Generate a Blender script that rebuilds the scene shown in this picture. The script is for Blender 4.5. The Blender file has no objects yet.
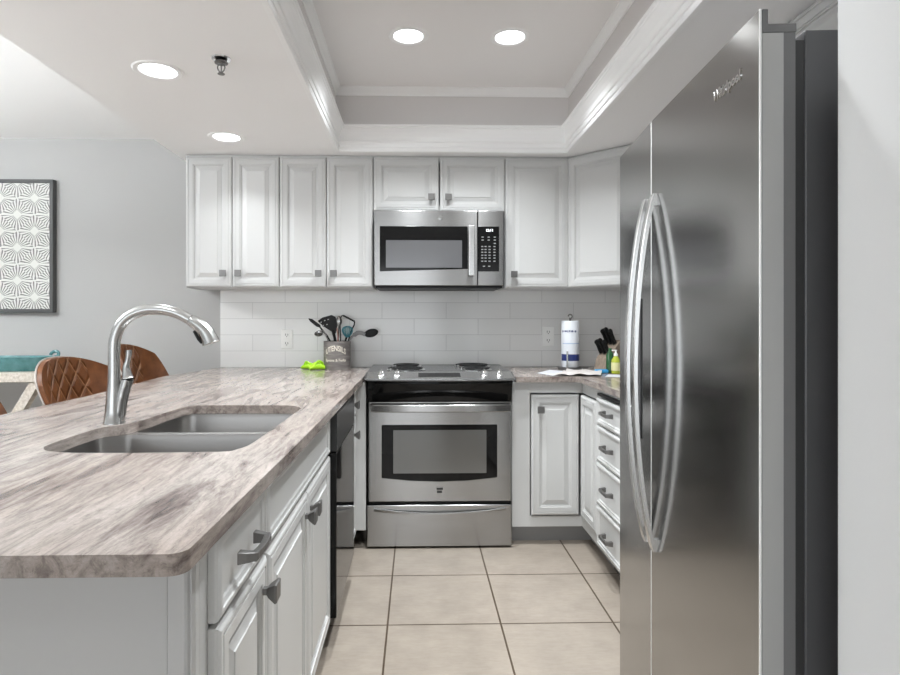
import bpy, bmesh, math, random
from mathutils import Vector, Matrix
from math import sin, cos, pi, radians

random.seed(7)
C = bpy.context.scene.collection
scene = bpy.context.scene

# ------------------------------------------------------------------ camera, world, light, exposure
F_PX = 590.0
cam_d = bpy.data.cameras.new('camera')
cam_d.sensor_fit = 'HORIZONTAL'; cam_d.sensor_width = 36.0
cam_d.lens = 36.0 * F_PX / 900.0
cam_d.shift_x = 0.0207; cam_d.shift_y = -0.02
cam_d.clip_start = 0.02
cam = bpy.data.objects.new('camera', cam_d); C.objects.link(cam)
cam.location = (0, 0, 1.22)
cam.rotation_euler = (radians(90), 0, radians(-1.36))
scene.camera = cam

w = bpy.data.worlds.new('world'); scene.world = w; w.use_nodes = True
w.node_tree.nodes['Background'].inputs[0].default_value = (0.88, 0.94, 1.0, 1)
w.node_tree.nodes['Background'].inputs[1].default_value = 0.8

def area(name, loc, rot, sx, sy, power, col=(1, 1, 1)):
    d = bpy.data.lights.new(name, 'AREA'); d.shape = 'RECTANGLE'; d.size = sx; d.size_y = sy
    d.energy = power; d.color = col
    o = bpy.data.objects.new(name, d); C.objects.link(o); o.location = loc; o.rotation_euler = rot
    return o
# area lamp standing in for daylight at assumed, unseen glazed doors behind the camera
area('rear_daylight_fill', (-1.9, -3.92, 1.2), (radians(90), 0, 0), 4.6, 2.0, 50, (0.91, 0.96, 1.0))
CAN_W, TRAY_W, FILL_PENDANT_W = 2.2, 9.3, 104.0

vs = scene.view_settings
vs.view_transform = 'Standard'; vs.look = 'None'; vs.gamma = 1.0; vs.use_curve_mapping = False
vs.exposure = 0.40
scene.cycles.use_denoising = True
scene.cycles.max_bounces = 10; scene.cycles.diffuse_bounces = 6

# ------------------------------------------------------------------ materials
def mat(name, col, rough=0.5, metal=0.0, spec=0.5, **kw):
    m = bpy.data.materials.new(name); m.use_nodes = True
    b = m.node_tree.nodes['Principled BSDF']
    b.inputs['Base Color'].default_value = (*col, 1)
    b.inputs['Roughness'].default_value = rough
    b.inputs['Metallic'].default_value = metal
    b.inputs['Specular IOR Level'].default_value = spec
    for k, v in kw.items():
        b.inputs[k].default_value = v
    return m
def nd(m, t, **kw):
    n = m.node_tree.nodes.new(t)
    for k, v in kw.items(): setattr(n, k, v)
    return n
def lk(m, a, b): m.node_tree.links.new(a, b)
def bsdf(m): return m.node_tree.nodes['Principled BSDF']
def coords(m, scale=(1, 1, 1), rot=(0, 0, 0), loc=(0, 0, 0)):
    tc = nd(m, 'ShaderNodeTexCoord'); mp = nd(m, 'ShaderNodeMapping')
    mp.inputs['Scale'].default_value = scale; mp.inputs['Rotation'].default_value = rot
    mp.inputs['Location'].default_value = loc
    lk(m, tc.outputs['Object'], mp.inputs['Vector']); return mp.outputs['Vector']
def noise(m, vec, scale, detail=4, rough=0.5, dist=0.0):
    n = nd(m, 'ShaderNodeTexNoise')
    n.inputs['Scale'].default_value = scale; n.inputs['Detail'].default_value = detail
    n.inputs['Roughness'].default_value = rough; n.inputs['Distortion'].default_value = dist
    lk(m, vec, n.inputs['Vector']); return n.outputs['Fac']
def ramp(m, fac, stops):
    r = nd(m, 'ShaderNodeValToRGB'); e = r.color_ramp.elements
    while len(e) < len(stops): e.new(0.5)
    for i, (p, c) in enumerate(stops):
        e[i].position = p; e[i].color = (*c, 1) if len(c) == 3 else c
    lk(m, fac, r.inputs['Fac']); return r.outputs['Color']
def mixc(m, fac, a, b, mode='MIX'):
    x = nd(m, 'ShaderNodeMix', data_type='RGBA', blend_type=mode)
    for s, v in ((0, fac), (6, a), (7, b)):
        if hasattr(v, 'links'): lk(m, v, x.inputs[s])
        elif s == 0: x.inputs[0].default_value = v
        else: x.inputs[s].default_value = (*v, 1)
    return x.outputs[2]
def bump(m, h, strength, dist=0.002):
    b = nd(m, 'ShaderNodeBump'); b.inputs['Strength'].default_value = strength
    b.inputs['Distance'].default_value = dist
    lk(m, h, b.inputs['Height']); lk(m, b.outputs['Normal'], bsdf(m).inputs['Normal'])
def math_(m, op, a, b=None, c=None):
    n = nd(m, 'ShaderNodeMath', operation=op)
    for i, v in enumerate((a, b, c)):
        if v is None: continue
        if hasattr(v, 'links'): lk(m, v, n.inputs[i])
        else: n.inputs[i].default_value = v
    return n.outputs[0]

M = {}
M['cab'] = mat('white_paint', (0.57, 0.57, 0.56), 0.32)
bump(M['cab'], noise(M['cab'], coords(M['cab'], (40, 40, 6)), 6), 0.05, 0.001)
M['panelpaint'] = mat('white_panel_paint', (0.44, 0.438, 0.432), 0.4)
def painted(name, col, rough=0.7):
    m = mat(name, col, rough, spec=0.3)
    bump(m, noise(m, coords(m), 220, 3), 0.10, 0.001)
    return m
M['wall'] = painted('grey_wall_paint', (0.45, 0.448, 0.44))
M['ceil'] = painted('ceiling_paint', (0.93, 0.925, 0.92))
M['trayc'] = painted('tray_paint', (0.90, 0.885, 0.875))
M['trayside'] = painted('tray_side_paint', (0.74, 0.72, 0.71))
M['trim'] = mat('trim_gloss_white', (0.95, 0.95, 0.945), 0.4)
M['nearwall'] = painted('light_wall_paint', (0.58, 0.58, 0.575))

# floor tiles
m = M['floor'] = mat('beige_floor_tile', (0.6, 0.52, 0.45), 0.3)
T = 0.4535
v = coords(m, (1 / T, 1 / T, 1), loc=(0.119 / T, -2.359 / T, 0))
br = nd(m, 'ShaderNodeTexBrick'); br.offset = 0.0; br.squash = 1.0
br.inputs['Scale'].default_value = 1.0; br.inputs['Brick Width'].default_value = 1.0; br.inputs['Row Height'].default_value = 1.0
br.inputs['Mortar Size'].default_value = 0.0085; br.inputs['Mortar Smooth'].default_value = 0.1; br.inputs['Bias'].default_value = 0
br.inputs['Color1'].default_value = (0.345, 0.302, 0.256, 1); br.inputs['Color2'].default_value = (0.365, 0.32, 0.272, 1)
br.inputs['Mortar'].default_value = (0.085, 0.06, 0.04, 1)
lk(m, v, br.inputs['Vector'])
n1 = noise(m, coords(m, (1, 1, 1)), 7, 8, 0.6)
n2 = noise(m, coords(m, (3, 14, 1)), 5, 6, 0.65, 1.0)
cc = mixc(m, 0.55, br.outputs['Color'], ramp(m, n1, [(0.3, (0.72, 0.70, 0.68)), (0.7, (1.1, 1.08, 1.06))]), 'MULTIPLY')
cc = mixc(m, 0.5, cc, ramp(m, n2, [(0.35, (0.86, 0.84, 0.82)), (0.6, (1.05, 1.05, 1.05))]), 'MULTIPLY')
lk(m, cc, bsdf(m).inputs['Base Color'])
bump(m, math_(m, 'SUBTRACT', 1.0, br.outputs['Fac']), 0.3, 0.002)

# backsplash tiles
m = M['splash'] = mat('white_subway_tile', (0.72, 0.72, 0.70), 0.12)
tc = nd(m, 'ShaderNodeTexCoord'); sp = nd(m, 'ShaderNodeSeparateXYZ'); cb = nd(m, 'ShaderNodeCombineXYZ')
lk(m, tc.outputs['Object'], sp.inputs[0]); lk(m, sp.outputs['X'], cb.inputs['X']); lk(m, sp.outputs['Z'], cb.inputs['Y'])
mp = nd(m, 'ShaderNodeMapping'); mp.inputs['Location'].default_value = (0.639 + 0.206 * 0, -0.916, 0)
lk(m, cb.outputs[0], mp.inputs[0])
br = nd(m, 'ShaderNodeTexBrick'); br.offset = 0.5
br.inputs['Scale'].default_value = 1.0; br.inputs['Brick Width'].default_value = 0.412; br.inputs['Row Height'].default_value = 0.103
br.inputs['Mortar Size'].default_value = 0.0017; br.inputs['Mortar Smooth'].default_value = 0.3
br.inputs['Color1'].default_value = (0.78, 0.78, 0.765, 1); br.inputs['Color2'].default_value = (0.81, 0.81, 0.795, 1)
br.inputs['Mortar'].default_value = (0.58, 0.58, 0.57, 1)
lk(m, mp.outputs[0], br.inputs['Vector']); lk(m, br.outputs['Color'], bsdf(m).inputs['Base Color'])
bump(m, math_(m, 'SUBTRACT', 1.0, br.outputs['Fac']), 0.35, 0.002)

# granite
m = M['granite'] = mat('granite', (0.6, 0.55, 0.52), 0.20, spec=0.36)
v1 = coords(m, (7, 1.3, 7), rot=(0, 0, radians(10)))
v2 = coords(m, (24, 3.2, 24), rot=(0, 0, radians(14)))
v3 = coords(m, (75, 17, 75), rot=(0, 0, radians(18)))
a = noise(m, v1, 1.1, 10, 0.66, 1.6)
b = noise(m, v2, 1.2, 8, 0.7, 1.2)
c = noise(m, v3, 1.2, 6, 0.75, 0.6)
d = noise(m, coords(m, (3.2, 1, 3), rot=(0, 0, radians(8))), 1.5, 3)
e = noise(m, coords(m), 240, 3, 0.6)
col = ramp(m, a, [(0.34, (0.16, 0.125, 0.12)), (0.41, (0.33, 0.285, 0.27)), (0.48, (0.48, 0.435, 0.41)), (0.60, (0.52, 0.47, 0.445)), (0.72, (0.40, 0.36, 0.345))])
col = mixc(m, 0.62, col, ramp(m, b, [(0.36, (0.36, 0.32, 0.31)), (0.44, (0.74, 0.71, 0.70)), (0.52, (1.0, 0.99, 0.98)), (0.66, (1.25, 1.24, 1.22))]), 'MULTIPLY')
col = mixc(m, 0.95, col, ramp(m, c, [(0.30, (0.50, 0.47, 0.47)), (0.44, (0.90, 0.89, 0.88)), (0.7, (1.15, 1.15, 1.14))]), 'MULTIPLY')
col = mixc(m, 0.5, col, ramp(m, e, [(0.35, (0.88, 0.87, 0.87)), (0.6, (1.08, 1.08, 1.08))]), 'MULTIPLY')
col = mixc(m, 0.5, col, ramp(m, d, [(0.35, (0.80, 0.73, 0.69)), (0.5, (0.98, 0.95, 0.93)), (0.65, (1.02, 1.04, 1.05))]), 'MULTIPLY')
col = mixc(m, 1.0, col, (0.70, 0.69, 0.675), 'MULTIPLY')
lk(m, col, bsdf(m).inputs['Base Color'])

def steel(name, col, rough, axis=2, amt=0.25, aniso=0.0):
    m = mat(name, col, rough, 1.0)
    s = [260, 260, 260]; s[axis] = 2.0
    n = noise(m, coords(m, tuple(s)), 1.0, 3, 0.6)
    lk(m, math_(m, 'MULTIPLY_ADD', n, amt, rough - amt / 2), bsdf(m).inputs['Roughness'])
    if aniso:
        cb_ = nd(m, 'ShaderNodeCombineXYZ'); cb_.inputs[2].default_value = 1.0
        lk(m, cb_.outputs[0], bsdf(m).inputs['Tangent']); bsdf(m).inputs['Anisotropic'].default_value = aniso
    return m
M['steel'] = steel('brushed_steel', (0.36, 0.357, 0.352), 0.24, 0, 0.08, 0.85)
M['fridge'] = steel('fridge_steel', (0.36, 0.355, 0.345), 0.17, 1, 0.05, 0.75)
M['sinksteel'] = mat('sink_steel', (0.30, 0.292, 0.284), 0.3, 1.0)
M['nickel'] = mat('brushed_nickel', (0.45, 0.45, 0.44), 0.27, 1.0)
M['chrome'] = mat('chrome', (0.8, 0.8, 0.8), 0.08, 1.0)
M['handlesteel'] = mat('handle_steel', (0.74, 0.74, 0.735), 0.27, 1.0)
M['edge'] = mat('door_edge_highlight', (0.85, 0.85, 0.84), 0.3, 0.3)  # pale colour paints the edge glint of the refrigerator doors
M['pewter'] = mat('pewter', (0.20, 0.195, 0.19), 0.38, 0.85)
M['black'] = mat('black_gloss', (0.006, 0.006, 0.006), 0.05, spec=0.22)
M['blacksatin'] = mat('black_satin', (0.012, 0.012, 0.012), 0.28)
M['blackmat'] = mat('black_matt', (0.008, 0.008, 0.008), 0.45, spec=0.25)
M['dark'] = mat('toe_dark', (0.03, 0.03, 0.03), 0.6)
M['glass'] = mat('oven_glass', (0.17, 0.17, 0.165), 0.08, 0.5)
M['mwglass'] = mat('microwave_mesh_glass', (0.13, 0.13, 0.135), 0.15, 0.3)
M['cooktop'] = mat('cooktop_grey_enamel', (0.12, 0.12, 0.12), 0.25, 0.6)
M['greyside'] = mat('grey_side', (0.085, 0.085, 0.088), 0.4)
M['doorside'] = mat('door_side_grey', (0.42, 0.42, 0.412), 0.35, 0.6)
M['doorside2'] = mat('door_liner_grey', (0.15, 0.15, 0.15), 0.45)
M['gasket'] = mat('gasket', (0.03, 0.03, 0.03), 0.6)
M['white'] = mat('white_plastic', (0.90, 0.90, 0.88), 0.3)
M['slot'] = mat('slot_dark', (0.03, 0.03, 0.03), 0.5)
M['paper'] = mat('paper', (0.60, 0.56, 0.535), 0.8)
M['paperw'] = mat('paper_white', (0.62, 0.63, 0.66), 0.7)
M['towel'] = mat('paper_towel_wrap', (0.80, 0.83, 0.87), 0.35)
M['navy'] = mat('navy_ink', (0.02, 0.035, 0.16), 0.4)
M['paleblue'] = mat('pale_blue_ink', (0.42, 0.53, 0.72), 0.4)
M['lime'] = mat('lime_silicone', (0.42, 0.78, 0.02), 0.35)
M['teal'] = mat('teal_silicone', (0.05, 0.24, 0.29), 0.35)
m = M['tealglaze'] = mat('teal_glaze', (0.03, 0.15, 0.16), 0.2)
n = noise(m, coords(m), 18, 5); lk(m, ramp(m, n, [(0.35, (0.055, 0.17, 0.18)), (0.65, (0.11, 0.28, 0.285))]), bsdf(m).inputs['Base Color'])
m = M['crock'] = mat('weathered_wood', (0.2, 0.18, 0.17), 0.8)
n = noise(m, coords(m, (10, 10, 60)), 1.2, 6, 0.6); lk(m, ramp(m, n, [(0.3, (0.13, 0.115, 0.11)), (0.7, (0.27, 0.25, 0.235))]), bsdf(m).inputs['Base Color'])
M['crocktext'] = mat('cream_lettering', (0.72, 0.67, 0.58), 0.8)
m = M['whitewood'] = mat('whitewashed_wood', (0.62, 0.57, 0.49), 0.7)
n = noise(m, coords(m, (40, 4, 40)), 1.5, 5, 0.6); lk(m, ramp(m, n, [(0.3, (0.44, 0.38, 0.31)), (0.6, (0.66, 0.61, 0.54))]), bsdf(m).inputs['Base Color'])
m = M['blockwood'] = mat('knife_block_wood', (0.3, 0.22, 0.17), 0.5)
n = noise(m, coords(m, (60, 60, 5)), 1.5, 5, 0.6); lk(m, ramp(m, n, [(0.3, (0.20, 0.15, 0.11)), (0.7, (0.36, 0.29, 0.23))]), bsdf(m).inputs['Base Color'])
M['soap'] = mat('yellow_green_soap', (0.42, 0.48, 0.05), 0.15)
M['greenbottle'] = mat('green_bottle', (0.02, 0.09, 0.03), 0.15)
M['sponge'] = mat('blue_sponge', (0.05, 0.35, 0.70), 0.7)
M['frame'] = mat('charcoal_frame', (0.075, 0.075, 0.075), 0.5)
M['rimlight'] = mat('stool_piping', (0.40, 0.36, 0.33), 0.4)
M['legmetal'] = mat('black_leg_metal', (0.02, 0.02, 0.02), 0.4, 0.6)
M['emit'] = bpy.data.materials.new('lamp_glow'); M['emit'].use_nodes = True
_b = bsdf(M['emit']); _b.inputs['Base Color'].default_value = (1, 1, 1, 1)
_b.inputs['Emission Color'].default_value = (0.95, 0.98, 1, 1); _b.inputs['Emission Strength'].default_value = 5
M['led'] = bpy.data.materials.new('display_glow'); M['led'].use_nodes = True
_b = bsdf(M['led']); _b.inputs['Base Color'].default_value = (0.9, 0.9, 0.9, 1)
_b.inputs['Emission Color'].default_value = (0.9, 0.95, 1, 1); _b.inputs['Emission Strength'].default_value = 0.9
M['keys'] = mat('key_print', (0.25, 0.25, 0.25), 0.5)

# leather with diamond stitching (from the mesh's own uv)
m = M['leather'] = mat('tan_leather', (0.30, 0.13, 0.055), 0.42, spec=0.35)
uv = nd(m, 'ShaderNodeUVMap'); sp = nd(m, 'ShaderNodeSeparateXYZ'); lk(m, uv.outputs[0], sp.inputs[0])
def tri(expr): 
    f = math_(m, 'FRACT', expr); return math_(m, 'ABSOLUTE', math_(m, 'SUBTRACT', f, 0.5))
U = math_(m, 'MULTIPLY', sp.outputs[0], 7.0); V = math_(m, 'MULTIPLY', sp.outputs[1], 3.6)
l1 = tri(math_(m, 'ADD', U, V)); l2 = tri(math_(m, 'SUBTRACT', U, V))
mn = math_(m, 'MINIMUM', l1, l2)
inside = math_(m, 'MULTIPLY', math_(m, 'GREATER_THAN', sp.outputs[0], 0.24), math_(m, 'LESS_THAN', sp.outputs[0], 0.76))
line = math_(m, 'MULTIPLY', math_(m, 'LESS_THAN', mn, 0.045), inside)
n = noise(m, coords(m), 14, 6, 0.6)
base = ramp(m, n, [(0.3, (0.10, 0.033, 0.010)), (0.7, (0.22, 0.08, 0.026))])
lk(m, mixc(m, math_(m, 'MULTIPLY', line, 0.45), base, (0.50, 0.27, 0.14)), bsdf(m).inputs['Base Color'])
hq = math_(m, 'MULTIPLY', math_(m, 'MINIMUM', mn, 0.2), inside)
bump(m, hq, 1.0, 0.05)

# starburst print
m = M['print'] = mat('starburst_print', (0.7, 0.7, 0.68), 0.6)
tc = nd(m, 'ShaderNodeTexCoord'); sp = nd(m, 'ShaderNodeSeparateXYZ'); lk(m, tc.outputs['Object'], sp.inputs[0])
PX, PZ = 0.214, 0.2075
def lat(ox, oz):
    x = math_(m, 'MULTIPLY', math_(m, 'SUBTRACT', math_(m, 'FRACT', math_(m, 'ADD', math_(m, 'DIVIDE', sp.outputs['X'], PX), ox + 10)), 0.5), PX)
    z = math_(m, 'MULTIPLY', math_(m, 'SUBTRACT', math_(m, 'FRACT', math_(m, 'ADD', math_(m, 'DIVIDE', sp.outputs['Z'], PZ), oz + 10)), 0.5), PZ)
    return x, z, math_(m, 'ADD', math_(m, 'ABSOLUTE', x), math_(m, 'ABSOLUTE', z))
xa, za, ra = lat(0.168, 0.047); xb, zb, rb = lat(0.668, 0.547)
def strip(x, z):
    ang = math_(m, 'ARCTAN2', z, x)
    return math_(m, 'SINE', math_(m, 'MULTIPLY', ang, 24.0))
sa, sb = strip(xa, za), strip(xb, zb)
near = math_(m, 'LESS_THAN', ra, rb)
s = math_(m, 'ADD', math_(m, 'MULTIPLY', near, sa), math_(m, 'MULTIPLY', math_(m, 'SUBTRACT', 1.0, near), sb))
rr = math_(m, 'MINIMUM', ra, rb)
nn = noise(m, coords(m, (1, 1, 1)), 60, 3)
thr = math_(m, 'MULTIPLY_ADD', nn, 1.7, -0.65)
dk = math_(m, 'MULTIPLY', math_(m, 'GREATER_THAN', s, thr), math_(m, 'GREATER_THAN', rr, 0.03))
hz = math_(m, 'MINIMUM', math_(m, 'ABSOLUTE', za), math_(m, 'ABSOLUTE', zb))
dk = math_(m, 'MULTIPLY', dk, math_(m, 'GREATER_THAN', hz, 0.004))
lk(m, mixc(m, dk, (0.70, 0.70, 0.67), (0.20, 0.20, 0.195)), bsdf(m).inputs['Base Color'])

# ------------------------------------------------------------------ mesh helpers
def thing(name, label, cat, loc=(0, 0, 0), rz=0.0, group=None):
    o = bpy.data.objects.new(name, None); C.objects.link(o); o.empty_display_size = 0.05
    o.location = loc; o.rotation_euler = (0, 0, rz)
    o['label'] = label; o['category'] = cat
    if group: o['group'] = group
    return o
def tag(o, label, cat, group=None):
    o['label'] = label; o['category'] = cat
    if group: o['group'] = group
    return o
def build(name, bm, m, parent=None, bevel=0.0, seg=2, smooth=False, loc=None, label=None, angle=35):
    bmesh.ops.recalc_face_normals(bm, faces=bm.faces)
    me = bpy.data.meshes.new(name); bm.to_mesh(me); bm.free()
    mats = m if isinstance(m, (list, tuple)) else [m]
    for x in mats: me.materials.append(x)
    if smooth:
        me.polygons.foreach_set('use_smooth', [True] * len(me.polygons))
        try: me.set_sharp_from_angle(angle=radians(angle))
        except Exception: pass
    o = bpy.data.objects.new(name, me); C.objects.link(o)
    if parent: o.parent = parent
    if loc: o.location = loc
    if bevel:
        b = o.modifiers.new('bevel', 'BEVEL'); b.width = bevel; b.segments = seg; b.limit_method = 'ANGLE'
        b.angle_limit = radians(40); b.harden_normals = False
    if label: o['label'] = label
    return o
def struct(name, bm, m, **kw):
    o = build(name, bm, m, **kw); o['kind'] = 'structure'; return o
def B(): return bmesh.new()
def quad(bm, vs, mi=0):
    f = bm.faces.new(vs); f.material_index = mi; return f
def box(bm, x0, x1, y0, y1, z0, z1, mi=0):
    v = [bm.verts.new(p) for p in ((x0, y0, z0), (x1, y0, z0), (x1, y1, z0), (x0, y1, z0), (x0, y0, z1), (x1, y0, z1), (x1, y1, z1), (x0, y1, z1))]
    for q in ((3, 2, 1, 0), (4, 5, 6, 7), (0, 1, 5, 4), (1, 2, 6, 5), (2, 3, 7, 6), (3, 0, 4, 7)): quad(bm, [v[i] for i in q], mi)
    return bm
def bxm(*a): return box(B(), *a)
def loft(bm, rings, cap0=True, cap1=True, closed=True, mi=0):
    R = [[bm.verts.new(p) for p in r] for r in rings]
    n = len(R[0])
    for i in range(len(R) - 1):
        for j in range(n if closed else n - 1):
            k = (j + 1) % n
            quad(bm, [R[i][j], R[i][k], R[i + 1][k], R[i + 1][j]], mi)
    if cap0: quad(bm, R[0][::-1], mi)
    if cap1: quad(bm, R[-1], mi)
    return bm
def lathe(bm, prof, cx=0, cy=0, n=32, cap0=True, cap1=True, mi=0):
    rings = [[(cx + r * cos(2 * pi * k / n), cy + r * sin(2 * pi * k / n), z) for k in range(n)] for r, z in prof]
    return loft(bm, rings, cap0, cap1, True, mi)
def tube(bm, pts, rad, n=12, cap=True, mi=0, squash=1.0):
    pts = [Vector(p) for p in pts]; N = len(pts)
    rads = rad if isinstance(rad, (list, tuple)) else [rad] * N
    t0 = (pts[1] - pts[0]).normalized()
    up = Vector((0, 0, 1)) if abs(t0.z) < 0.9 else Vector((0, 1, 0))
    nrm = (up - t0 * up.dot(t0)).normalized(); rings = []
    for i, p in enumerate(pts):
        t = (pts[min(i + 1, N - 1)] - pts[max(i - 1, 0)]).normalized()
        nrm = (nrm - t * nrm.dot(t)).normalized(); bi = t.cross(nrm)
        rings.append([p + (nrm * cos(2 * pi * k / n) + bi * sin(2 * pi * k / n) * squash) * rads[i] for k in range(n)])
    return loft(bm, rings, cap, cap, True, mi)
def cap_smooth(pts, n=8):
    """Catmull-Rom through points"""
    P = [Vector(p) for p in pts]; out = []
    for i in range(len(P) - 1):
        a = P[max(i - 1, 0)]; b = P[i]; c = P[i + 1]; d = P[min(i + 2, len(P) - 1)]
        for k in range(n):
            t = k / n
            out.append(0.5 * ((2 * b) + (c - a) * t + (2 * a - 5 * b + 4 * c - d) * t * t + (3 * b - a - 3 * c + d) * t ** 3))
    out.append(P[-1]); return out
def prism(bm, outline, axis, a, b, mi=0):
    """outline 2d points extruded between a and b along axis"""
    def P(u, v, w):
        return {'z': (u, v, w), 'y': (u, w, v), 'x': (w, u, v)}[axis]
    return loft(bm, [[P(u, v, a) for u, v in outline], [P(u, v, b) for u, v in outline]], mi=mi)
def fill_slab(bm, outer, holes, z0, z1, mi=0):
    """slab with holes"""
    for z in (z1, z0):
        edges = []
        for lp in [outer] + holes:
            vs_ = [bm.verts.new((x, y, z)) for x, y in lp]
            for i in range(len(vs_)): edges.append(bm.edges.new((vs_[i], vs_[(i + 1) % len(vs_)])))
        bmesh.ops.triangle_fill(bm, use_beauty=True, use_dissolve=False, edges=edges)
    for lp in [outer] + holes:
        n = len(lp)
        for i in range(n):
            (xa, ya), (xb, yb) = lp[i], lp[(i + 1) % n]
            vv = [bm.verts.new(p) for p in ((xa, ya, z0), (xb, yb, z0), (xb, yb, z1), (xa, ya, z1))]
            quad(bm, vv, mi)
    bmesh.ops.remove_doubles(bm, verts=bm.verts, dist=1e-5)
    bmesh.ops.dissolve_limit(bm, angle_limit=0.01, verts=bm.verts, edges=bm.edges)
    bmesh.ops.triangulate(bm, faces=[f for f in bm.faces if len(f.verts) > 4])
    return bm
def roundpoly(pts, r, n=6):
    out = []; N = len(pts)
    for i in range(N):
        p0, p1, p2 = Vector(pts[i - 1]), Vector(pts[i]), Vector(pts[(i + 1) % N])
        rr = r[i] if isinstance(r, (list, tuple)) else r
        a = (p0 - p1).normalized(); b = (p2 - p1).normalized()
        if rr <= 0: out.append(tuple(p1)); continue
        th = a.angle(b); d = min(rr / math.tan(th / 2), (p0 - p1).length * .49, (p2 - p1).length * .49)
        s, e = p1 + a * d, p1 + b * d
        for k in range(n + 1):
            t = k / n; q = s * (1 - t) ** 2 + p1 * 2 * t * (1 - t) + e * t * t
            out.append((q.x, q.y))
    return out
def inset_poly(pts, d):
    N = len(pts); out = []
    area_ = sum(pts[i][0] * pts[(i + 1) % N][1] - pts[(i + 1) % N][0] * pts[i][1] for i in range(N))
    s = 1 if area_ > 0 else -1
    for i in range(N):
        p0, p1, p2 = Vector(pts[i - 1]), Vector(pts[i]), Vector(pts[(i + 1) % N])
        e = (p2 - p0).normalized(); nrm = Vector((-e.y, e.x)) * s
        q = p1 + nrm * d; out.append((q.x, q.y))
    return out
def text_bm(body, size, depth=0.0015, bold=0.0):
    cu = bpy.data.curves.new('t', 'FONT'); cu.body = body; cu.size = size; cu.extrude = depth / 2; cu.offset = bold
    cu.align_x = 'CENTER'; cu.align_y = 'CENTER'; cu.resolution_u = 3
    ob = bpy.data.objects.new('t', cu); C.objects.link(ob)
    dg = bpy.context.evaluated_depsgraph_get(); me = bpy.data.meshes.new_from_object(ob.evaluated_get(dg))
    bm = B(); bm.from_mesh(me); bpy.data.objects.remove(ob); bpy.data.curves.remove(cu); bpy.data.meshes.remove(me)
    return bm
def xf(bm, mtx): bmesh.ops.transform(bm, matrix=mtx, verts=bm.verts); return bm
RX90 = Matrix.Rotation(pi / 2, 4, 'X')
def dup(root, loc, rz, label):
    r = root.copy(); C.objects.link(r); r.location = loc; r.rotation_euler = (0, 0, rz); r['label'] = label
    for ch in list(root.children):
        c = ch.copy(); C.objects.link(c); c.parent = r
        for g in list(ch.children):
            d = g.copy(); C.objects.link(d); d.parent = c
    return r

# ------------------------------------------------------------------ setting
XL, XR, YB, YR = -4.6, 1.51, 3.80, -4.0     # left wall, right wall, back wall, rear wall (behind camera)
ZK, ZD, ZT = 2.18, 2.367, 2.54              # kitchen ceiling, dining ceiling, tray ceiling
SX = -1.405                                  # soffit edge
struct('floor', bxm(XL - .1, XR + .1, YR - .1, YB + .1, -0.1, 0), M['floor'])
struct('wall_back', bxm(XL - .1, XR + .1, YB, YB + 0.1, 0, 2.75), M['wall'])
bm = B()                                    # left wall with window opening
box(bm, XL - .1, XL, YR, -2.6, 0, 2.75); box(bm, XL - .1, XL, 0, YB, 0, 2.75)
box(bm, XL - .1, XL, -2.6, 0, 0, 0.6); box(bm, XL - .1, XL, -2.6, 0, 2.1, 2.75)
struct('wall_left', bm, M['wall'])
struct('wall_right', bxm(XR, XR + .1, 0.9, YB, 0, 2.75), M['nearwall'])
struct('wall_right_near', bxm(0.674, XR + .1, YR, 0.93, 0, ZK + .1), M['nearwall'])
bm = B()
box(bm, XL, -4.2, YR - .1, YR, 0, 2.75); box(bm, 0.4, 0.674, YR - .1, YR, 0, 2.75); box(bm, -4.2, 0.4, YR - .1, YR, 2.2, 2.75)
struct('wall_rear', bm, M['wall'])
bm = B(); box(bm, -4.2, 0.4, YR - .06, YR - .03, 2.14, 2.2)
for x in (-4.2, -2.7, -1.93, -1.15, 0.34): box(bm, x, x + .06, YR - .06, YR - .03, 0, 2.14)
struct('window_1', bm, M['trim'])
bm = B()
for a_ in ((XL - .06, XL - .03, -2.6, -2.54, .6, 2.1), (XL - .06, XL - .03, -1.33, -1.27, .6, 2.1), (XL - .06, XL - .03, -.06, 0, .6, 2.1), (XL - .06, XL - .03, -2.54, -.06, .6, .66), (XL - .06, XL - .03, -2.54, -.06, 2.04, 2.1)): box(bm, *a_)
struct('window_2', bm, M['trim'])
TX0, TX1, TY0, TY1 = -0.465, 0.868, 0.75, 3.37
bm = B()
cans = [(-1.0, 2.30), (-1.005, 3.13), (-1.0, 1.1), (-1.0, -0.4)]
def circ(x, y, r, n=28): return [(x + r * cos(2 * pi * k / n), y + r * sin(2 * pi * k / n)) for k in range(n)]
fill_slab(bm, [(SX, YR), (XR, YR), (XR, YB), (SX, YB)], [[(TX0, TY0), (TX1, TY0), (TX1, TY1), (TX0, TY1)]] + [circ(x, y, .072) for x, y in cans], ZK, ZK + .02)
struct('ceiling', bm, M['ceil'])
bm = B(); box(bm, SX, SX + .02, YR, YB, ZK + .02, ZD); box(bm, XL, SX + .02, YR, YB, ZD, ZD + .1)
struct('ceiling_dining', bm, M['ceil'])
bm = B(); tcans = [(-0.042, 2.75), (0.433, 2.75), (-0.042, 1.5), (0.433, 1.5)]
t_ = .05
fill_slab(bm, [(TX0 - t_, TY0 - t_), (TX1 + t_, TY0 - t_), (TX1 + t_, TY1 + t_), (TX0 - t_, TY1 + t_)], [circ(x, y, .072) for x, y in tcans], ZT, ZT + .02)
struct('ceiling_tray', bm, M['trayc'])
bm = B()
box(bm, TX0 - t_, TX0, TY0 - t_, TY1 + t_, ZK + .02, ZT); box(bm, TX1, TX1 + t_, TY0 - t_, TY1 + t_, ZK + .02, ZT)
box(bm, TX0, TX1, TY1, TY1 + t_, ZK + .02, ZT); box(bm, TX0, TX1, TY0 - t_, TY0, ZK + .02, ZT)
struct('ceiling_tray_side', bm, M['trayside'])
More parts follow.
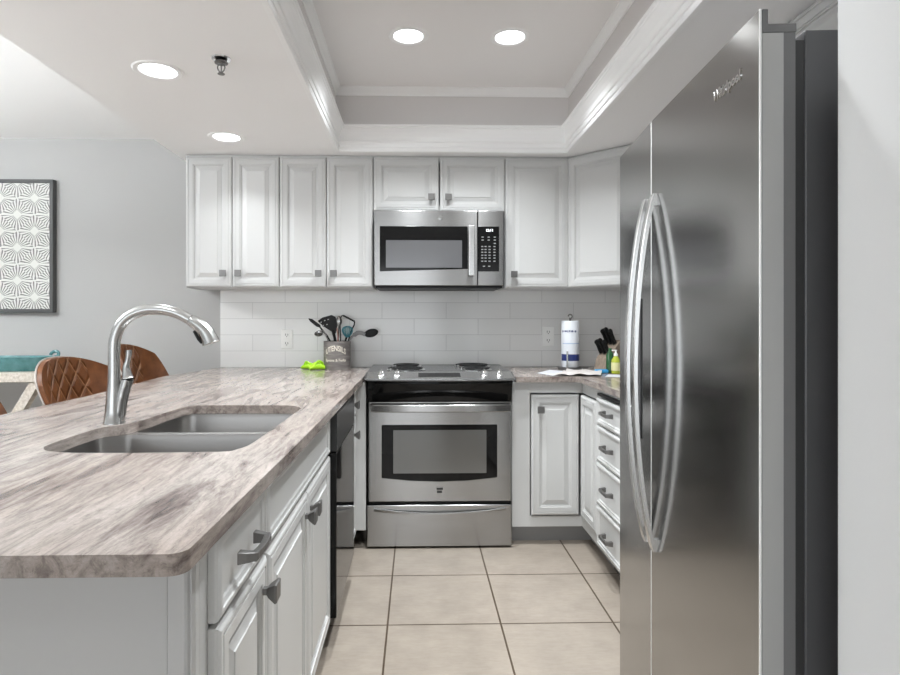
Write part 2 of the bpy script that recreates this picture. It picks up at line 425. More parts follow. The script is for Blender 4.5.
struct('ceiling_roof', bxm(SX + .02, XR, YR, YB, 2.72, 2.75), M['ceil'])
def rectring(prof, closed_profile=True):
    """sweep profile (inward d, z) round the tray rectangle"""
    bm = B(); rings = []
    for d, z in prof:
        rings.append([(TX0 + d, TY0 + d, z), (TX1 - d, TY0 + d, z), (TX1 - d, TY1 - d, z), (TX0 + d, TY1 - d, z)])
    rings.append(rings[0])
    loft(bm, rings, False, False); bmesh.ops.remove_doubles(bm, verts=bm.verts, dist=1e-6); return bm
prof = [(0.0, ZK), (-0.004, ZK), (-0.004, ZK - .007), (0.016, ZK - .007), (0.020, ZK + .001), (0.020, ZK + .012), (0.025, ZK + .014), (0.027, ZK + .020),
        (0.022, ZK + .024), (0.024, ZK + .040), (0.029, ZK + .043), (0.031, ZK + .048), (0.026, ZK + .052), (0.028, ZK + .075), (0.034, ZK + .095), (0.042, ZK + .113),
        (0.046, ZK + .117), (0.046, ZK + .123), (0.053, ZK + .127), (0.053, ZK + .137), (0.0, ZK + .137)]
struct('trim_1', rectring(prof), M['trim'])
struct('trim_2', rectring([(0, ZT - .045), (0.006, ZT - .045), (0.008, ZT - .035), (0.02, ZT - .018), (0.026, ZT - .008), (0.03, ZT - .007), (0.03, ZT), (0, ZT)]), M['trim'])
struct('wall_backsplash', bxm(-1.256, XR, YB - .008, YB, .9145, 1.42), M['splash'])
struct('baseboard_back', bxm(XL, -1.36, YB - .015, YB, 0, .12), M['trim'], bevel=.003)
struct('baseboard_left', bxm(XL, XL + .015, YR, YB - .015, 0, .12), M['trim'], bevel=.003)

# ------------------------------------------------------------------ cabinet kit  (width +X, front faces -Y, origin front-left-bottom of the body)
DOORP = [(0, -.009), (.002, -.004), (.007, -.001), (.010, 0), (.016, 0), (.0165, -.0028), (.020, -.0028), (.0205, 0), (.043, 0), (.0445, -.004), (.050, -.004), (.0515, -.010), (.060, -.010), (.062, -.0085), (.081, -.003), (.082, -.0008), (.086, -.0008)]
FLATP = [(0, -.009), (.002, -.004), (.007, -.001), (.010, 0), (.016, 0), (.0175, -.003), (.026, -.005), (.0275, -.009), (.032, -.010)]
def panel_bm(W, H, T=.02, prof=DOORP, k=1.0):
    bm = B(); rings = []
    rings.append([(0, T, 0), (W, T, 0), (W, T, H), (0, T, H)])
    for d, dep in prof:
        d = d * k; y = -dep
        rings.append([(d, y, d), (W - d, y, d), (W - d, y, H - d), (d, y, H - d)])
    loft(bm, rings); return bm
def knob_bm():
    bm = B(); loft(bm, [[(-a, y, -a), (a, y, -a), (a, y, a), (-a, y, a)] for a, y in ((.007, 0), (.0068, -.009), (.011, -.013), (.0195, -.028), (.018, -.032))]); return bm
def pull_bm(L=.10):
    bm = B(); h = L / 2
    for s in (-1, 1):
        def ring(xc, hx, hz, y): return [(xc - hx, y, -hz), (xc + hx, y, -hz), (xc + hx, y, hz), (xc - hx, y, hz)]
        loft(bm, [ring(s * h, .009, .011, 0), ring(s * (h - .002), .008, .009, -.016), ring(s * (h - .006), .006, .0075, -.030), ring(s * (h - .008), .005, .006, -.034)])
    loft(bm, [[(x, -.022 - b, -a), (x, -.034 - b, -a), (x, -.034 - b, a), (x, -.022 - b, a)] for x, a, b in ((-h, .0085, -.002), (-h * .5, .0065, .001), (0, .0055, .002), (h * .5, .0065, .001), (h, .0085, -.002))])
    return bm
KNOB = knob_bm(); PULL = pull_bm()
def hardware(kind, x, z, parent):
    src = KNOB if kind == 'knob' else PULL
    bm = src.copy()
    return build('knob' if kind == 'knob' else 'handle', bm, M['pewter'], parent, bevel=.0012, loc=(x, 0, z))
def cabinet(name, label, cat, loc, rz, W, H, D, fronts, group=None, toe=0.0, frame=.055, body_extra=None, open_top=True):
    t = thing(name, label, cat, loc, rz, group)
    bm = B(); p = .016; z0 = toe
    box(bm, 0, p, 0, D, z0, H); box(bm, W - p, W, 0, D, z0, H); box(bm, p, W - p, D - p, D, z0, H); box(bm, p, W - p, 0.02, D - p, z0, z0 + p)
    if not open_top: box(bm, p, W - p, 0.02, D - p, H - p, H)
    box(bm, p, frame, 0, .02, z0, H); box(bm, W - frame, W - p, 0, .02, z0, H)
    box(bm, frame, W - frame, 0, .02, z0, z0 + .035); box(bm, frame, W - frame, 0, .02, H - .035, H)
    build('body', bm, M['cab'], t, bevel=.001)
    if toe: build('toe_kick', bxm(0, W, .07, .085, 0, toe), M['toe'], t)
    for f in fronts:
        kind, x0, x1, za, zb, hw = f[:6]
        prof = f[6] if len(f) > 6 else DOORP; k = f[7] if len(f) > 7 else 1.0
        d = build(kind, panel_bm(x1 - x0, zb - za, .02, prof, k), M['cab'], t, loc=(x0, -.0205, za))
        for hk, hx, hz in hw: hardware(hk, hx - x0, hz - za, d)
    return t
M['toe'] = mat('toe_kick_grey', (0.10, 0.10, 0.10), 0.5)

# wall cabinets: front frame at y=3.47, doors at 3.45
YU = 3.4705; DU = YB - .009 - YU; Z0, HU = 1.405, 0.774
gu = 'white wall cabinets along the back wall'
def upper(label, xa, xb, doors, z0=Z0, H=HU):
    g = .0015; fr = []
    for (da, db, kx, kz) in doors:
        fr.append(('door', da - xa + g, db - xa - g, .003, H - .014, [('knob', kx - xa, kz - z0)]))
    return cabinet('wall_cabinet', label, 'cabinet', (xa, YU, z0), 0, xb - xa, H, DU, fr, gu, open_top=False)
upper('white two-door wall cabinet at the left end, next to the grey wall', -1.345, -.803, [(-1.345, -1.076, -1.121, 1.487), (-1.076, -.803, -1.035, 1.487)])
upper('white two-door wall cabinet directly left of the microwave', -.802, -.258, [(-.802, -.530, -.573, 1.487), (-.530, -.258, -.485, 1.487)])
upper('short white two-door wall cabinet above the microwave', -.257, .514, [(-.257, .127, .082, 1.933), (.131, .514, .181, 1.933)], z0=1.852, H=.327)
upper('white single-door wall cabinet directly right of the microwave', .515, .892, [(.515, .892, .564, 1.484)])
# diagonal corner wall cabinet
cd = thing('corner_wall_cabinet', 'white corner wall cabinet with diagonal raised-panel door beside the refrigerator', 'cabinet', (.895, 3.4705, Z0), radians(-45))
WD = .40
inv = Matrix.Rotation(radians(45), 4, 'Z') @ Matrix.Translation((-.895, -3.4705, -Z0))
bm = B(); prism(bm, [(.897, 3.474), (.897 + .283, 3.474 - .283), (1.505, 3.191), (1.505, 3.79), (.897, 3.79)], 'z', Z0, Z0 + HU); xf(bm, inv)
build('body', bm, M['cab'], cd, bevel=.001)
dd = build('door', panel_bm(WD - .004, HU - .017), M['cab'], cd, loc=(.004, -.0205, .003))
hardware('knob', .36, .08, dd)
# cabinet over the refrigerator and one between it and the corner
cabinet('wall_cabinet', 'white wall cabinet hung high above the refrigerator', 'cabinet', (1.2, 1.96, 1.80), radians(-90), .96, .379, .30,
        [('door', .002, .478, .003, .365, [('knob', .44, .05)]), ('door', .482, .958, .003, .365, [('knob', .52, .05)])], gu, open_top=False)

# base cabinets of the peninsula, facing +x: local x -> world y
HB = .883
gb = 'white base cabinets under the counters'
def pen(label, y0, y1, fronts, D=.60):
    fr = [(k_, a - y0, b - y0, z0, z1, [(h, hy - y0, hz) for h, hy, hz in hw]) + tuple(r) for (k_, a, b, z0, z1, hw, *r) in fronts]
    return cabinet('base_cabinet', label, 'cabinet', (-.336, y0, 0), radians(90), y1 - y0, HB, D, fr, gb, toe=.10)
pen('white base cabinet with one drawer over a door at the near end of the peninsula', .902, 1.256,
    [('drawer', .952, 1.254, .733, .875, [('pull', 1.10, .80)], FLATP, 1.0), ('door', .952, 1.254, .118, .724, [('knob', 1.215, .665)], DOORP)])
pen('white sink base cabinet with long false front over two doors', 1.258, 2.158,
    [('false_front', 1.262, 2.154, .733, .875, [], FLATP, 1.0), ('door', 1.262, 1.708, .118, .724, [('knob', 1.672, .665)]), ('door', 1.711, 2.154, .118, .724, [('knob', 1.748, .665)])])
pen('narrow white base cabinet between the dishwasher and the range', 2.772, 3.14,
    [('drawer', 2.776, 3.05, .733, .875, [('knob', 2.91, .80)], FLATP, .7), ('door', 2.776, 3.05, .118, .724, [('knob', 2.93, .648)], DOORP, .8)])
o = build('filler_panel', bxm(-.336, -.274, 3.142, 3.16, .10, HB), M['cab'], bevel=.001)
tag(o, 'narrow white filler panel at the left side of the range', 'panel')
# end panel and bar side panel of the peninsula
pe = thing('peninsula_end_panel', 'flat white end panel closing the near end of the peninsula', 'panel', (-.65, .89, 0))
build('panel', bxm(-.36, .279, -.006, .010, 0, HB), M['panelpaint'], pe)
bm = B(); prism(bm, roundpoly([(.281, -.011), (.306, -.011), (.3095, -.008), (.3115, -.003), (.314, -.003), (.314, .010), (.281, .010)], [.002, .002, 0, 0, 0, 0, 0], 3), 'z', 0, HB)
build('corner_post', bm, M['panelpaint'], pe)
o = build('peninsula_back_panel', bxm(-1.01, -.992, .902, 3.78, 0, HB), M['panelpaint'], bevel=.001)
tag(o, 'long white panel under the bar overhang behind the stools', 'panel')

# right-hand base: lazy susan corner, drawers
cc_ = thing('corner_base_cabinet', 'white corner base cabinet right of the range with an angled pair of doors', 'cabinet', (.511, 3.176, 0), 0)
bm = B(); f = 0.0
x0, yy, xc, yc = .511, 3.176, .893, 2.872
loc_ = lambda x, y: (x - .511, y - 3.176)
def bx2(bm, xa, xb, ya, yb, za, zb): box(bm, xa - .511, xb - .511, ya - 3.176, yb - 3.176, za, zb)
bx2(bm, .511, .608, yy, yy + .02, .10, HB); bx2(bm, .608, xc, yy, yy + .02, .823, HB); bx2(bm, .608, xc, yy, yy + .02, .10, .158)
bx2(bm, xc, xc + .02, yc, yy + .02, .823, HB); bx2(bm, xc, xc + .02, yc, yy + .02, .10, .158); bx2(bm, xc, xc + .02, yc, yc + .012, .158, .823)
bx2(bm, .511, .527, yy + .02, 3.78, .10, HB); bx2(bm, .527, 1.50, 3.764, 3.78, .10, HB)
bx2(bm, .527, 1.50, yy + .02, 3.764, .10, .116); bx2(bm, xc + .02, 1.50, yc, yy + .02, .10, .116)
build('body', bm, M['cab'], cc_, bevel=.001)
bm = B(); bx2(bm, .511, xc + .07, yy + .07, yy + .085, 0, .10); bx2(bm, xc + .07, xc + .085, yc, yy + .085, 0, .10)
build('toe_kick', bm, mat('toe_board_grey', (.30, .30, .30), .5), cc_)
d1 = build('door', panel_bm(.873 - .613, .815 - .166), M['cab'], cc_, loc=(.613 - .511, -.018, .166))
hardware('knob', .66 - .613, .738 - .166, d1)
d2 = build('door', panel_bm(3.152 - 2.878, .815 - .166), M['cab'], cc_, loc=(.875 - .511, 3.152 - 3.176, .166)); d2.rotation_euler = (0, 0, radians(-90))
# drawer stack facing -x
YD = 2.868
dr = []
for za, zb, hz in ((.712, .842, .785), (.532, .706, .625), (.325, .526, .43), (.125, .318, .215)):
    dr.append(('drawer', .004, .396, za, zb, [('pull', .20, hz)], FLATP, 1.0))
_dc = cabinet('base_cabinet', 'white base cabinet with a stack of four drawers beside the refrigerator', 'cabinet', (.893, YD, 0), radians(-90), .40, HB, .60, dr, gb, toe=.10)
build('pull_out_board', bxm(.02, .38, -.019, .018, .853, .864), M['blackmat'], _dc, label='dark edge of a pull-out board')
cabinet('base_cabinet', 'white base cabinet mostly hidden behind the refrigerator', 'cabinet', (.893, YD - .402, 0), radians(-90), .36, HB, .60, [('door', .004, .356, .125, .842, [])], gb, toe=.10)

# ------------------------------------------------------------------ countertops
cut = [(-.46, 1.377), (-.427, 1.40), (-.410, 1.45), (-.405, 1.59), (-.40, 2.0), (-.406, 2.055), (-.435, 2.10), (-.50, 2.116), (-.765, 2.122), (-.805, 2.098), (-.822, 2.02), (-.831, 1.86), (-.842, 1.77), (-.862, 1.728), (-.893, 1.70), (-.902, 1.63), (-.902, 1.48), (-.886, 1.42), (-.83, 1.382), (-.70, 1.370)]
cutp = []
P = [Vector((x, y, 0)) for x, y in cut]; N = len(P)
for i in range(N):
    a, b, c, d = P[i - 1], P[i], P[(i + 1) % N], P[(i + 2) % N]
    for k in range(3):
        t = k / 3; q = 0.5 * ((2 * b) + (c - a) * t + (2 * a - 5 * b + 4 * c - d) * t * t + (3 * b - a - 3 * c + d) * t ** 3); cutp.append((q.x, q.y))
outer = roundpoly([(-.304, .777), (-.301, 1.0), (-.296, 1.4), (-.287, 3.1), (-.286, 3.782), (-.30, 3.79), (-1.258, 3.79), (-1.365, 3.2), (-1.32, 2.4), (-1.335, 1.9), (-1.33, .777)], [.028, 0, 0, 0, 0, 0, 0, .2, .2, .2, .05], 8)
bm = B(); fill_slab(bm, outer, [cutp], .8845, .914)
o = build('peninsula_countertop', bm, M['granite'], bevel=.0035, seg=2); tag(o, 'long beige and grey veined granite countertop of the peninsula', 'countertop')
outer = roundpoly([(.526, 3.13), (.862, 3.13), (.862, 2.09), (1.505, 2.09), (1.505, 3.79), (.526, 3.79)], [.004, .03, .004, 0, 0, 0], 5)
bm = B(); fill_slab(bm, outer, [], .8845, .914)
o = build('corner_countertop', bm, M['granite'], bevel=.0035, seg=2); tag(o, 'granite countertop in the corner right of the range', 'countertop')

# ------------------------------------------------------------------ sink and faucet
sk = thing('kitchen_sink', 'undermounted double-bowl stainless steel sink in the peninsula', 'sink', (-.64, 1.73, .70))
LO = lambda pts, z: [(x + .64, y - 1.73, z - .70) for x, y in pts]
b1 = roundpoly([(-.392, 1.352), (-.392, 1.742), (-.845, 1.742), (-.912, 1.70), (-.912, 1.358)], [.10, .05, .06, .05, .07], 7)
b2 = roundpoly([(-.392, 1.772), (-.392, 2.118), (-.838, 2.118), (-.85, 1.772)], [.05, .06, .06, .05], 7)
out = roundpoly([(-.385, 1.335), (-.385, 2.135), (-.925, 2.135), (-.925, 1.335)], .06, 5)
bm = B(); fill_slab(bm, [(x + .64, y - 1.73) for x, y in out], [[(x + .64, y - 1.73) for x, y in b1], [(x + .64, y - 1.73) for x, y in b2]], .1808, .1838)
build('rim', bm, M['handlesteel'], sk)
for bb in (b1, b2):
    rings = [LO(bb, .8835), LO(inset_poly(bb, .004), .870), LO(inset_poly(bb, .012), .72), LO(inset_poly(bb, .022), .706), LO(inset_poly(bb, .040), .700)]
    bm = B(); loft(bm, rings, False, True)
    build('bowl', bm, M['sinksteel'], sk, smooth=True, angle=60)
for (x, y) in ((-.64, 1.54), (-.62, 1.94)):
    bm = B(); lathe(bm, [(.045, .002), (.042, .005), (.03, .003), (.012, .003)], x + .64, y - 1.73, 24); build('drain', bm, M['chrome'], sk, smooth=True)

fc = thing('kitchen_faucet', 'brushed nickel pull-down faucet arching over the sink', 'faucet', (-.893, 1.76, .914))
bm = B()
lathe(bm, [(.030, 0), (.030, .004), (.0275, .008), (.024, .045), (.021, .085), (.0175, .115), (.0165, .15)], 0, 0, 28)
build('base', bm, M['nickel'], fc, smooth=True)
pts = cap_smooth([(0, 0, .15), (0, 0, .22), (.004, 0, .255), (.020, 0, .292), (.050, 0, .319), (.092, 0, .334), (.138, 0, .335), (.182, 0, .325), (.222, 0, .305)], 6)
bm = B(); tube(bm, pts, [.0165] * (len(pts) - 20) + [.0165 - .0005 * k / 20 for k in range(20)], 20); build('spout', bm, M['nickel'], fc, smooth=True)
pts = cap_smooth([(.223, 0, .3045), (.245, 0, .291), (.266, 0, .272), (.279, 0, .249), (.284, 0, .236)], 5)
bm = B(); tube(bm, pts, [.0165 + .0095 * (k / (len(pts) - 1)) ** .8 for k in range(len(pts))], 20); sh = build('spray_head', bm, M['nickel'], fc, smooth=True)
bm = B(); tube(bm, [(.234, -.004, .272), (.249, -.004, .248), (.258, -.004, .236)], [.004, .0055, .004], 10); build('spray_button', bm, M['blackmat'], sh, smooth=True)
bm = B(); tube(bm, cap_smooth([(.008, 0, .001), (.016, 0, .035), (.023, 0, .075), (.031, 0, .105), (.039, 0, .130)], 5), [.018] * 6 + [.0175] * 6 + [.017] * 5 + [.0168] * 4, 18); build('valve_body', bm, M['nickel'], fc, smooth=True)
bm = B(); lathe(bm, [(.0172, .1295), (.0172, .1325)], .0392, 0, 20); build('joint_ring', bm, M['blackmat'], fc, smooth=True)
bm = B(); tube(bm, cap_smooth([(.040, 0, .1325), (.037, 0, .148), (.0345, 0, .166), (.0395, 0, .187), (.0425, 0, .206), (.0415, 0, .216)], 6), [.0165 - .009 * min(1, k / 16) ** .8 + .0012 * max(0, k - 18) / 10 for k in range(30)] + [.006], 16); build('lever', bm, M['nickel'], fc, smooth=True)

# ------------------------------------------------------------------ dishwasher
dw = thing('dishwasher', 'black glossy dishwasher built into the peninsula', 'dishwasher', (-.60, 2.465, 0))
build('tub', bxm(-.29, .262, -.298, .298, .10, .872), M['dark'], dw)
build('control_panel', bxm(.263, .306, -.298, .298, .735, .876), M['blacksatin'], dw, bevel=.004)
build('door', bxm(.263, .304, -.298, .298, .125, .732), M['black'], dw, bevel=.004)
build('kick_plate', bxm(.19, .21, -.298, .298, 0, .10), M['blackmat'], dw)
bm = B(); box(bm, .3062, .3075, -.20, .20, .865, .868); build('trim_strip', bm, M['pewter'], dw)

# ------------------------------------------------------------------ range
RXC, RYF = .118, 3.14
rg = thing('electric_range', 'stainless steel slide-in electric range with coil burners', 'range', (RXC, RYF, 0))
hw_ = .386
build('body', bxm(-.375, .375, .045, .63, .015, .895), M['greyside'], rg)
build('storage_drawer', bxm(-hw_, hw_, 0, .044, .012, .232), M['steel'], rg, bevel=.004, seg=3)
od = build('oven_door', bxm(-.378, .386, 0, .044, .250, .782), M['steel'], rg, bevel=.006, seg=3)
wz0, wz1 = .366, .660
o1 = [(-.308, wz1), (.308, wz1), (.308, wz0 + .012), (.15, wz0 - .004), (0, wz0 - .009), (-.15, wz0 - .004), (-.308, wz0 + .012)]
bm = B(); prism(bm, roundpoly(o1, [.006, .006, .006, 0, 0, 0, .006], 3), 'y', -.0022, .002); wn = build('window_surround', bm, M['black'], od)
bm = B(); prism(bm, [(-.246, .632), (.250, .632), (.250, .402), (-.246, .402)], 'y', -.003, -.0015); build('glass', bm, M['glass'], wn)
def ybar(z, x0, x1, h, sag, y, dep, n=24, zs=0.0):
    """curved front bar: bows towards viewer by sag, vertically by zs"""
    rings = []
    for k in range(n + 1):
        u = k / n; x = x0 + (x1 - x0) * u; b = 4 * u * (1 - u)
        yy_ = y - sag * b; zz = z - zs * b
        rings.append([(x, yy_, zz - h / 2), (x, yy_ - dep, zz - h / 2 * .8), (x, yy_ - dep, zz + h / 2 * .8), (x, yy_, zz + h / 2)])
    bm = B(); loft(bm, rings); return bm
hd = build('door_handle', ybar(.754, -.366, .376, .046, .016, -.030, .016), M['steel'], od, smooth=True, bevel=.003)
for xa_ in (-.352, .342): build('handle_mount', bxm(xa_, xa_ + .02, -.034, -.0005, .74, .764), M['steel'], hd)
bm = B(); box(bm, -.36, .37, -.0012, .001, .772, .776); build('vent_slot', bm, M['blackmat'], od)
bm = B(); box(bm, -.019, .019, -.0015, .0005, .292, .330); bg = build('badge', bm, M['steel'], od)
bm = B(); box(bm, -.016, .018, -.0022, -.0014, .313, .325); box(bm, -.014, .013, -.0022, -.0014, .297, .309); xf(bm, Matrix.Identity(4)); build('badge_mark', bm, M['slot'], bg)
build('drawer_handle', ybar(.210, -.350, .355, .016, .016, .001, .012, zs=.022), M['steel'], rg, smooth=True)
build('gap_strip', bxm(-.377, .385, .018, .046, .232, .250), M['blackmat'], rg)
# black fascia below the cooktop
rings = []
for k in range(25):
    u = k / 24; x = -.378 + .762 * u; b = 4 * u * (1 - u)
    rings.append([(x, .02, .786), (x, .004 - .004 * b, .786), (x, -.010 - .014 * b, .83), (x, -.040 - .022 * b, .884), (x, -.040 - .022 * b, .896), (x, .04, .896)])
bm = B(); loft(bm, rings); build('front_fascia', bm, M['black'], rg, smooth=True, angle=30)
# cooktop with sloping control panel
CX0, CX1 = -.397, .403
rings = []
for k in range(33):
    u = k / 32; x = CX0 + (CX1 - CX0) * u; b = 4 * u * (1 - u)
    e = .018 * (1 - min(1, min(u, 1 - u) * 18)) ** 2
    yf = -.052 - .026 * b + e
    rings.append([(x, .62, .9165), (x, .62, .9335), (x, .105, .9335), (x, .090, .9335), (x, yf + .006, .906), (x, yf, .902), (x, yf + .002, .898), (x, yf + .02, .897), (x, .0, .9165 if 0 else .8972), (x, .05, .9165)])
bm = B(); loft(bm, rings); build('cooktop', bm, M['cooktop'], rg, smooth=True, angle=20)
# steel control face laid on the slope
rings = []
for k in range(33):
    u = k / 32; x = CX0 + .01 + (CX1 - CX0 - .02) * u; b = 4 * u * (1 - u)
    yf = -.052 - .026 * b + .012; z1 = .9335; 
    def sl(y): t = (y - (-.052 - .026 * b + .006)) / (.090 - (-.052 - .026 * b + .006)); return .906 + t * .0275
    rings.append([(x, yf, sl(yf) + .0005), (x, yf, sl(yf) + .0018), (x, .088, sl(.088) + .0018), (x, .088, sl(.088) + .0005)])
bm = B(); loft(bm, rings); cp = build('control_panel', bm, M['handlesteel'], rg, smooth=True, angle=20)
bm = B(); loft(bm, [[(-.113, -.022, .9135), (.112, -.022, .9135), (.112, .058, .9285), (-.113, .058, .9285)], [(-.113, -.022, .9165), (.112, -.022, .9165), (.112, .058, .9310), (-.113, .058, .9310)]])
build('display', bm, M['black'], cp)
for kx in (-.308, -.225, .240, .322):
    bm = B(); lathe(bm, [(.021, 0), (.021, .006), (.017, .009), (.015, .024), (.012, .027)], 0, 0, 20); box(bm, -.004, .004, -.015, .015, .024, .034)
    o = build('knob', bm, M['handlesteel'], rg, smooth=True, loc=(kx, .010, .919)); o.rotation_euler = (radians(12), 0, 0)
for bx_, by_, br_ in ((-.181, .21, .098), (-.181, .45, .078), (.218, .21, .078), (.218, .45, .098)):
    bm = B(); lathe(bm, [(br_ + .012, .9337), (br_ + .012, .9375), (br_ + .004, .9385), (br_ - .01, .9355), (.01, .9345)], bx_, by_, 36); pn = build('drip_pan', bm, M['chrome'], rg, smooth=True)
    pts = []; turns = 4.5; n = 110
    for k in range(n + 1):
        r = .018 + (br_ - .018) * k / n; a = 2 * pi * turns * k / n; pts.append((bx_ + r * cos(a), by_ + r * sin(a), .9445))
    bm = B(); tube(bm, pts, .0052, 8); build('coil_burner', bm, M['blackmat'], rg, smooth=True)

# ------------------------------------------------------------------ microwave
mw = thing('microwave', 'stainless steel over-the-range microwave between the wall cabinets', 'microwave', (.1285, 3.38, 1.41))
build('case', bxm(-.372, .372, .022, .405, .004, .438), M['greyside'], mw)
dm = build('door', bxm(-.3735, .2155, -.006, .021, .004, .433), M['steel'], mw, bevel=.003)
cm = build('control_panel', bxm(.2185, .3645, -.006, .021, .004, .433), M['steel'], mw, bevel=.003)
bm = B(); prism(bm, [(-.343, .343), (.160, .343), (.160, .100), (-.343, .085)], 'y', -.0085, -.0055); ws = build('window_surround', bm, M['black'], dm, bevel=.0008)
bm = B(); box(bm, -.308, .127, -.0095, -.008, .106, .263); build('glass', bm, M['mwglass'], ws)
hm = build('handle', bxm(.163, .196, -.045, -.034, .058, .345), M['handlesteel'], dm, bevel=.004, seg=3)
for za_ in (.064, .318): build('handle_mount', bxm(.170, .190, -.035, -.005, za_, za_ + .02), M['handlesteel'], hm)
bp = build('button_panel', bxm(.2195, .340, -.0085, -.0055, .086, .343), M['black'], cm, bevel=.0008)
bm = text_bm('12:11', .020, .0006, .0006); xf(bm, Matrix.Translation((.285, -.0090, .320)) @ RX90); build('clock_digits', bm, M['led'], bp)
bm = B()
for (r_, zc) in enumerate((.282, .265, .246, .228, .211, .195, .178, .162, .144, .115)):
    cols = {0: 3, 1: 3, 2: 1}.get(r_, 4) if r_ < 9 else 2
    xs = {3: (.245, .280, .315), 1: (.315,), 4: (.243, .262, .285, .313), 2: (.253, .283)}[cols]
    for x_ in xs: 
        if r_ in (5, 7) and x_ < .3: pass
        box(bm, x_ - .006, x_ + .006, -.0092, -.0084, zc - .003, zc + .003)
build('key_marking', bm, M['keys'], bp)
bm = B(); lathe(bm, [(.013, 0), (.013, .0018), (.0115, .0022)], 0, 0, 24); xf(bm, Matrix.Translation((.003, -.006, .392)) @ RX90); build('badge', bm, M['nickel'], dm, smooth=True)
bm = B(); box(bm, -.368, .36, .01, .39, -.008, .003); box(bm, -.34, .33, .0, .012, -.012, -.002); build('vent_grille', bm, M['blackmat'], mw)

# ------------------------------------------------------------------ refrigerator (rotated slightly); local x = depth away from aisle, local y = width
ff = thing('refrigerator', 'large stainless steel side-by-side refrigerator with bowed handles', 'refrigerator', (.587, .998, 0), radians(-4.15))
FW = .93; SPL = .572
build('cabinet_body', bxm(.0775, .76, .004, FW - .004, .02, 1.717), M['greyside'], ff, bevel=.003)
def fdoor(y0, y1, rot=0.0):
    off = y0; y1 = y1 - y0; y0 = 0
    bm = B(); box(bm, .0, .040, y0 + .001, y1, .05, 1.712); box(bm, .0, .004, y0 + .001, y1, 1.7122, 1.752)
    d = build('door', bxm(0, .040, y0 + .001, y1, .05, 1.712), M['fridge'], ff, loc=(0, off, 0)); bm.free()
    d.rotation_euler = (0, 0, radians(rot))
    me = d.data; bm = B(); prism(bm, [(0, .05), (.040, .05), (.040, 1.712), (.004, 1.712), (.004, 1.752), (0, 1.752)], 'y', y0 + .001, y1)
    bmesh.ops.recalc_face_normals(bm, faces=bm.faces); bm.to_mesh(me); bm.free()
    build('edge_highlight', bxm(-.0008, .003, y0 - .0012, y0 + .0025, .05, 1.752), M['edge'], d, bevel=.001)
    build('inner_side', bxm(.004, .0395, y0 - .0004, y0 + .0009, .052, 1.711), M['doorside'], d)
    build('door_edge', bxm(.0402, .060, y0 + .001, y1 - .001, .05, 1.712), M['doorside2'], d)
    bm = B(); prism(bm, [(.0045, 1.7125), (.061, 1.7125), (.061, 1.7265), (.014, 1.7265), (.014, 1.752), (.0045, 1.752)], 'y', y0, y1)
    # outline given as (x, z)
    build('top_cap', bm, M['doorside2'], d)
    build('gasket', bxm(.0602, .077, y0 + .006, y1 - .006, .06, 1.70), M['gasket'], d)
    return d
dn = fdoor(0, SPL); df = fdoor(SPL + .003, FW, -1.9)
# pale strips stand in for the highlight on each door's rounded near edge
def fhandle(yc, parent):
    n = 40; z0_, z1_ = .615, 1.548; bm = B(); rings = []
    for k in range(n + 1):
        u = k / n; z = z0_ + (z1_ - z0_) * u; b = (4 * u * (1 - u)) ** .85
        xo = -.012 - .050 * b; xi = xo + .011
        hy = .013
        rings.append([(xi, yc - hy, z), (xo + .002, yc - hy, z), (xo, yc - hy + .003, z), (xo, yc + hy - .003, z), (xo + .002, yc + hy, z), (xi, yc + hy, z)])
    loft(bm, rings); h = build('handle', bm, M['handlesteel'], parent, smooth=True, angle=25)
    for za_ in (z0_ + .002, z1_ - .03): build('handle_mount', bxm(-.014, .0, yc - .009, yc + .009, za_, za_ + .028), M['handlesteel'], h)
fhandle(.536, dn); fhandle(.031, df)
dp = build('water_dispenser', bxm(-.005, .0, .10, .25, .88, 1.28), M['greyside'], df, bevel=.002)
build('dispenser_recess', bxm(-.0062, -.0045, .112, .238, .90, 1.15), M['black'], dp)
bm = text_bm('Whirlpool', .028, .0015, .0006)
xf(bm, Matrix.Translation((-.001, .125, 1.668)) @ Matrix.Rotation(radians(-90), 4, 'Z') @ RX90); build('badge_lettering', bm, M['chrome'], dn)
for y_ in (.04, FW - .1): build('foot', bxm(.10, .14, y_, y_ + .05, 0, .02), M['blackmat'], ff)

# ------------------------------------------------------------------ ceiling lights
def can(label, x, y, z, power):
    t = thing('recessed_ceiling_light', label, 'light', (x, y, z), 0, 'recessed ceiling lights')
    bm = B(); lathe(bm, [(.066, .004), (.070, -.003), (.088, -.004), (.094, 0), (.094, .0), (.066, .006)][:4] , 0, 0, 40, False, False)
    loft(bm, [[(r * cos(2 * pi * k / 40), r * sin(2 * pi * k / 40), zz) for k in range(40)] for r, zz in ((.094, 0), (.071, .0), (.066, .004))], False, False)
    build('trim_ring', bm, M['trim'], t, smooth=True)
    bm = B(); lathe(bm, [(.066, .004), (.064, .010), (.060, .0105)], 0, 0, 40, False, True); build('lens', bm, M['emit'], t)
    d = bpy.data.lights.new('can_light', 'AREA'); d.shape = 'DISK'; d.size = .12; d.spread = radians(114); d.energy = power; d.color = (.93, .97, 1.0)
    o = bpy.data.objects.new('can_light', d); C.objects.link(o); o.parent = t; o.location = (0, 0, -.006)
    o['kind'] = 'helper'
for (x, y), lb in zip(cans, ('recessed light in the flat ceiling beside the sprinkler, left of the tray', 'recessed light in the flat ceiling nearest the left wall cabinets', 'recessed light above the near part of the peninsula', 'recessed light behind the camera above the living area')):
    can(lb, x, y, ZK, CAN_W)
for (x, y), lb in zip(tcans, ('left of the two far recessed lights in the tray ceiling', 'right of the two far recessed lights in the tray ceiling', 'left recessed light in the near part of the tray ceiling', 'right recessed light in the near part of the tray ceiling')):
    can(lb, x, y, ZT, TRAY_W)
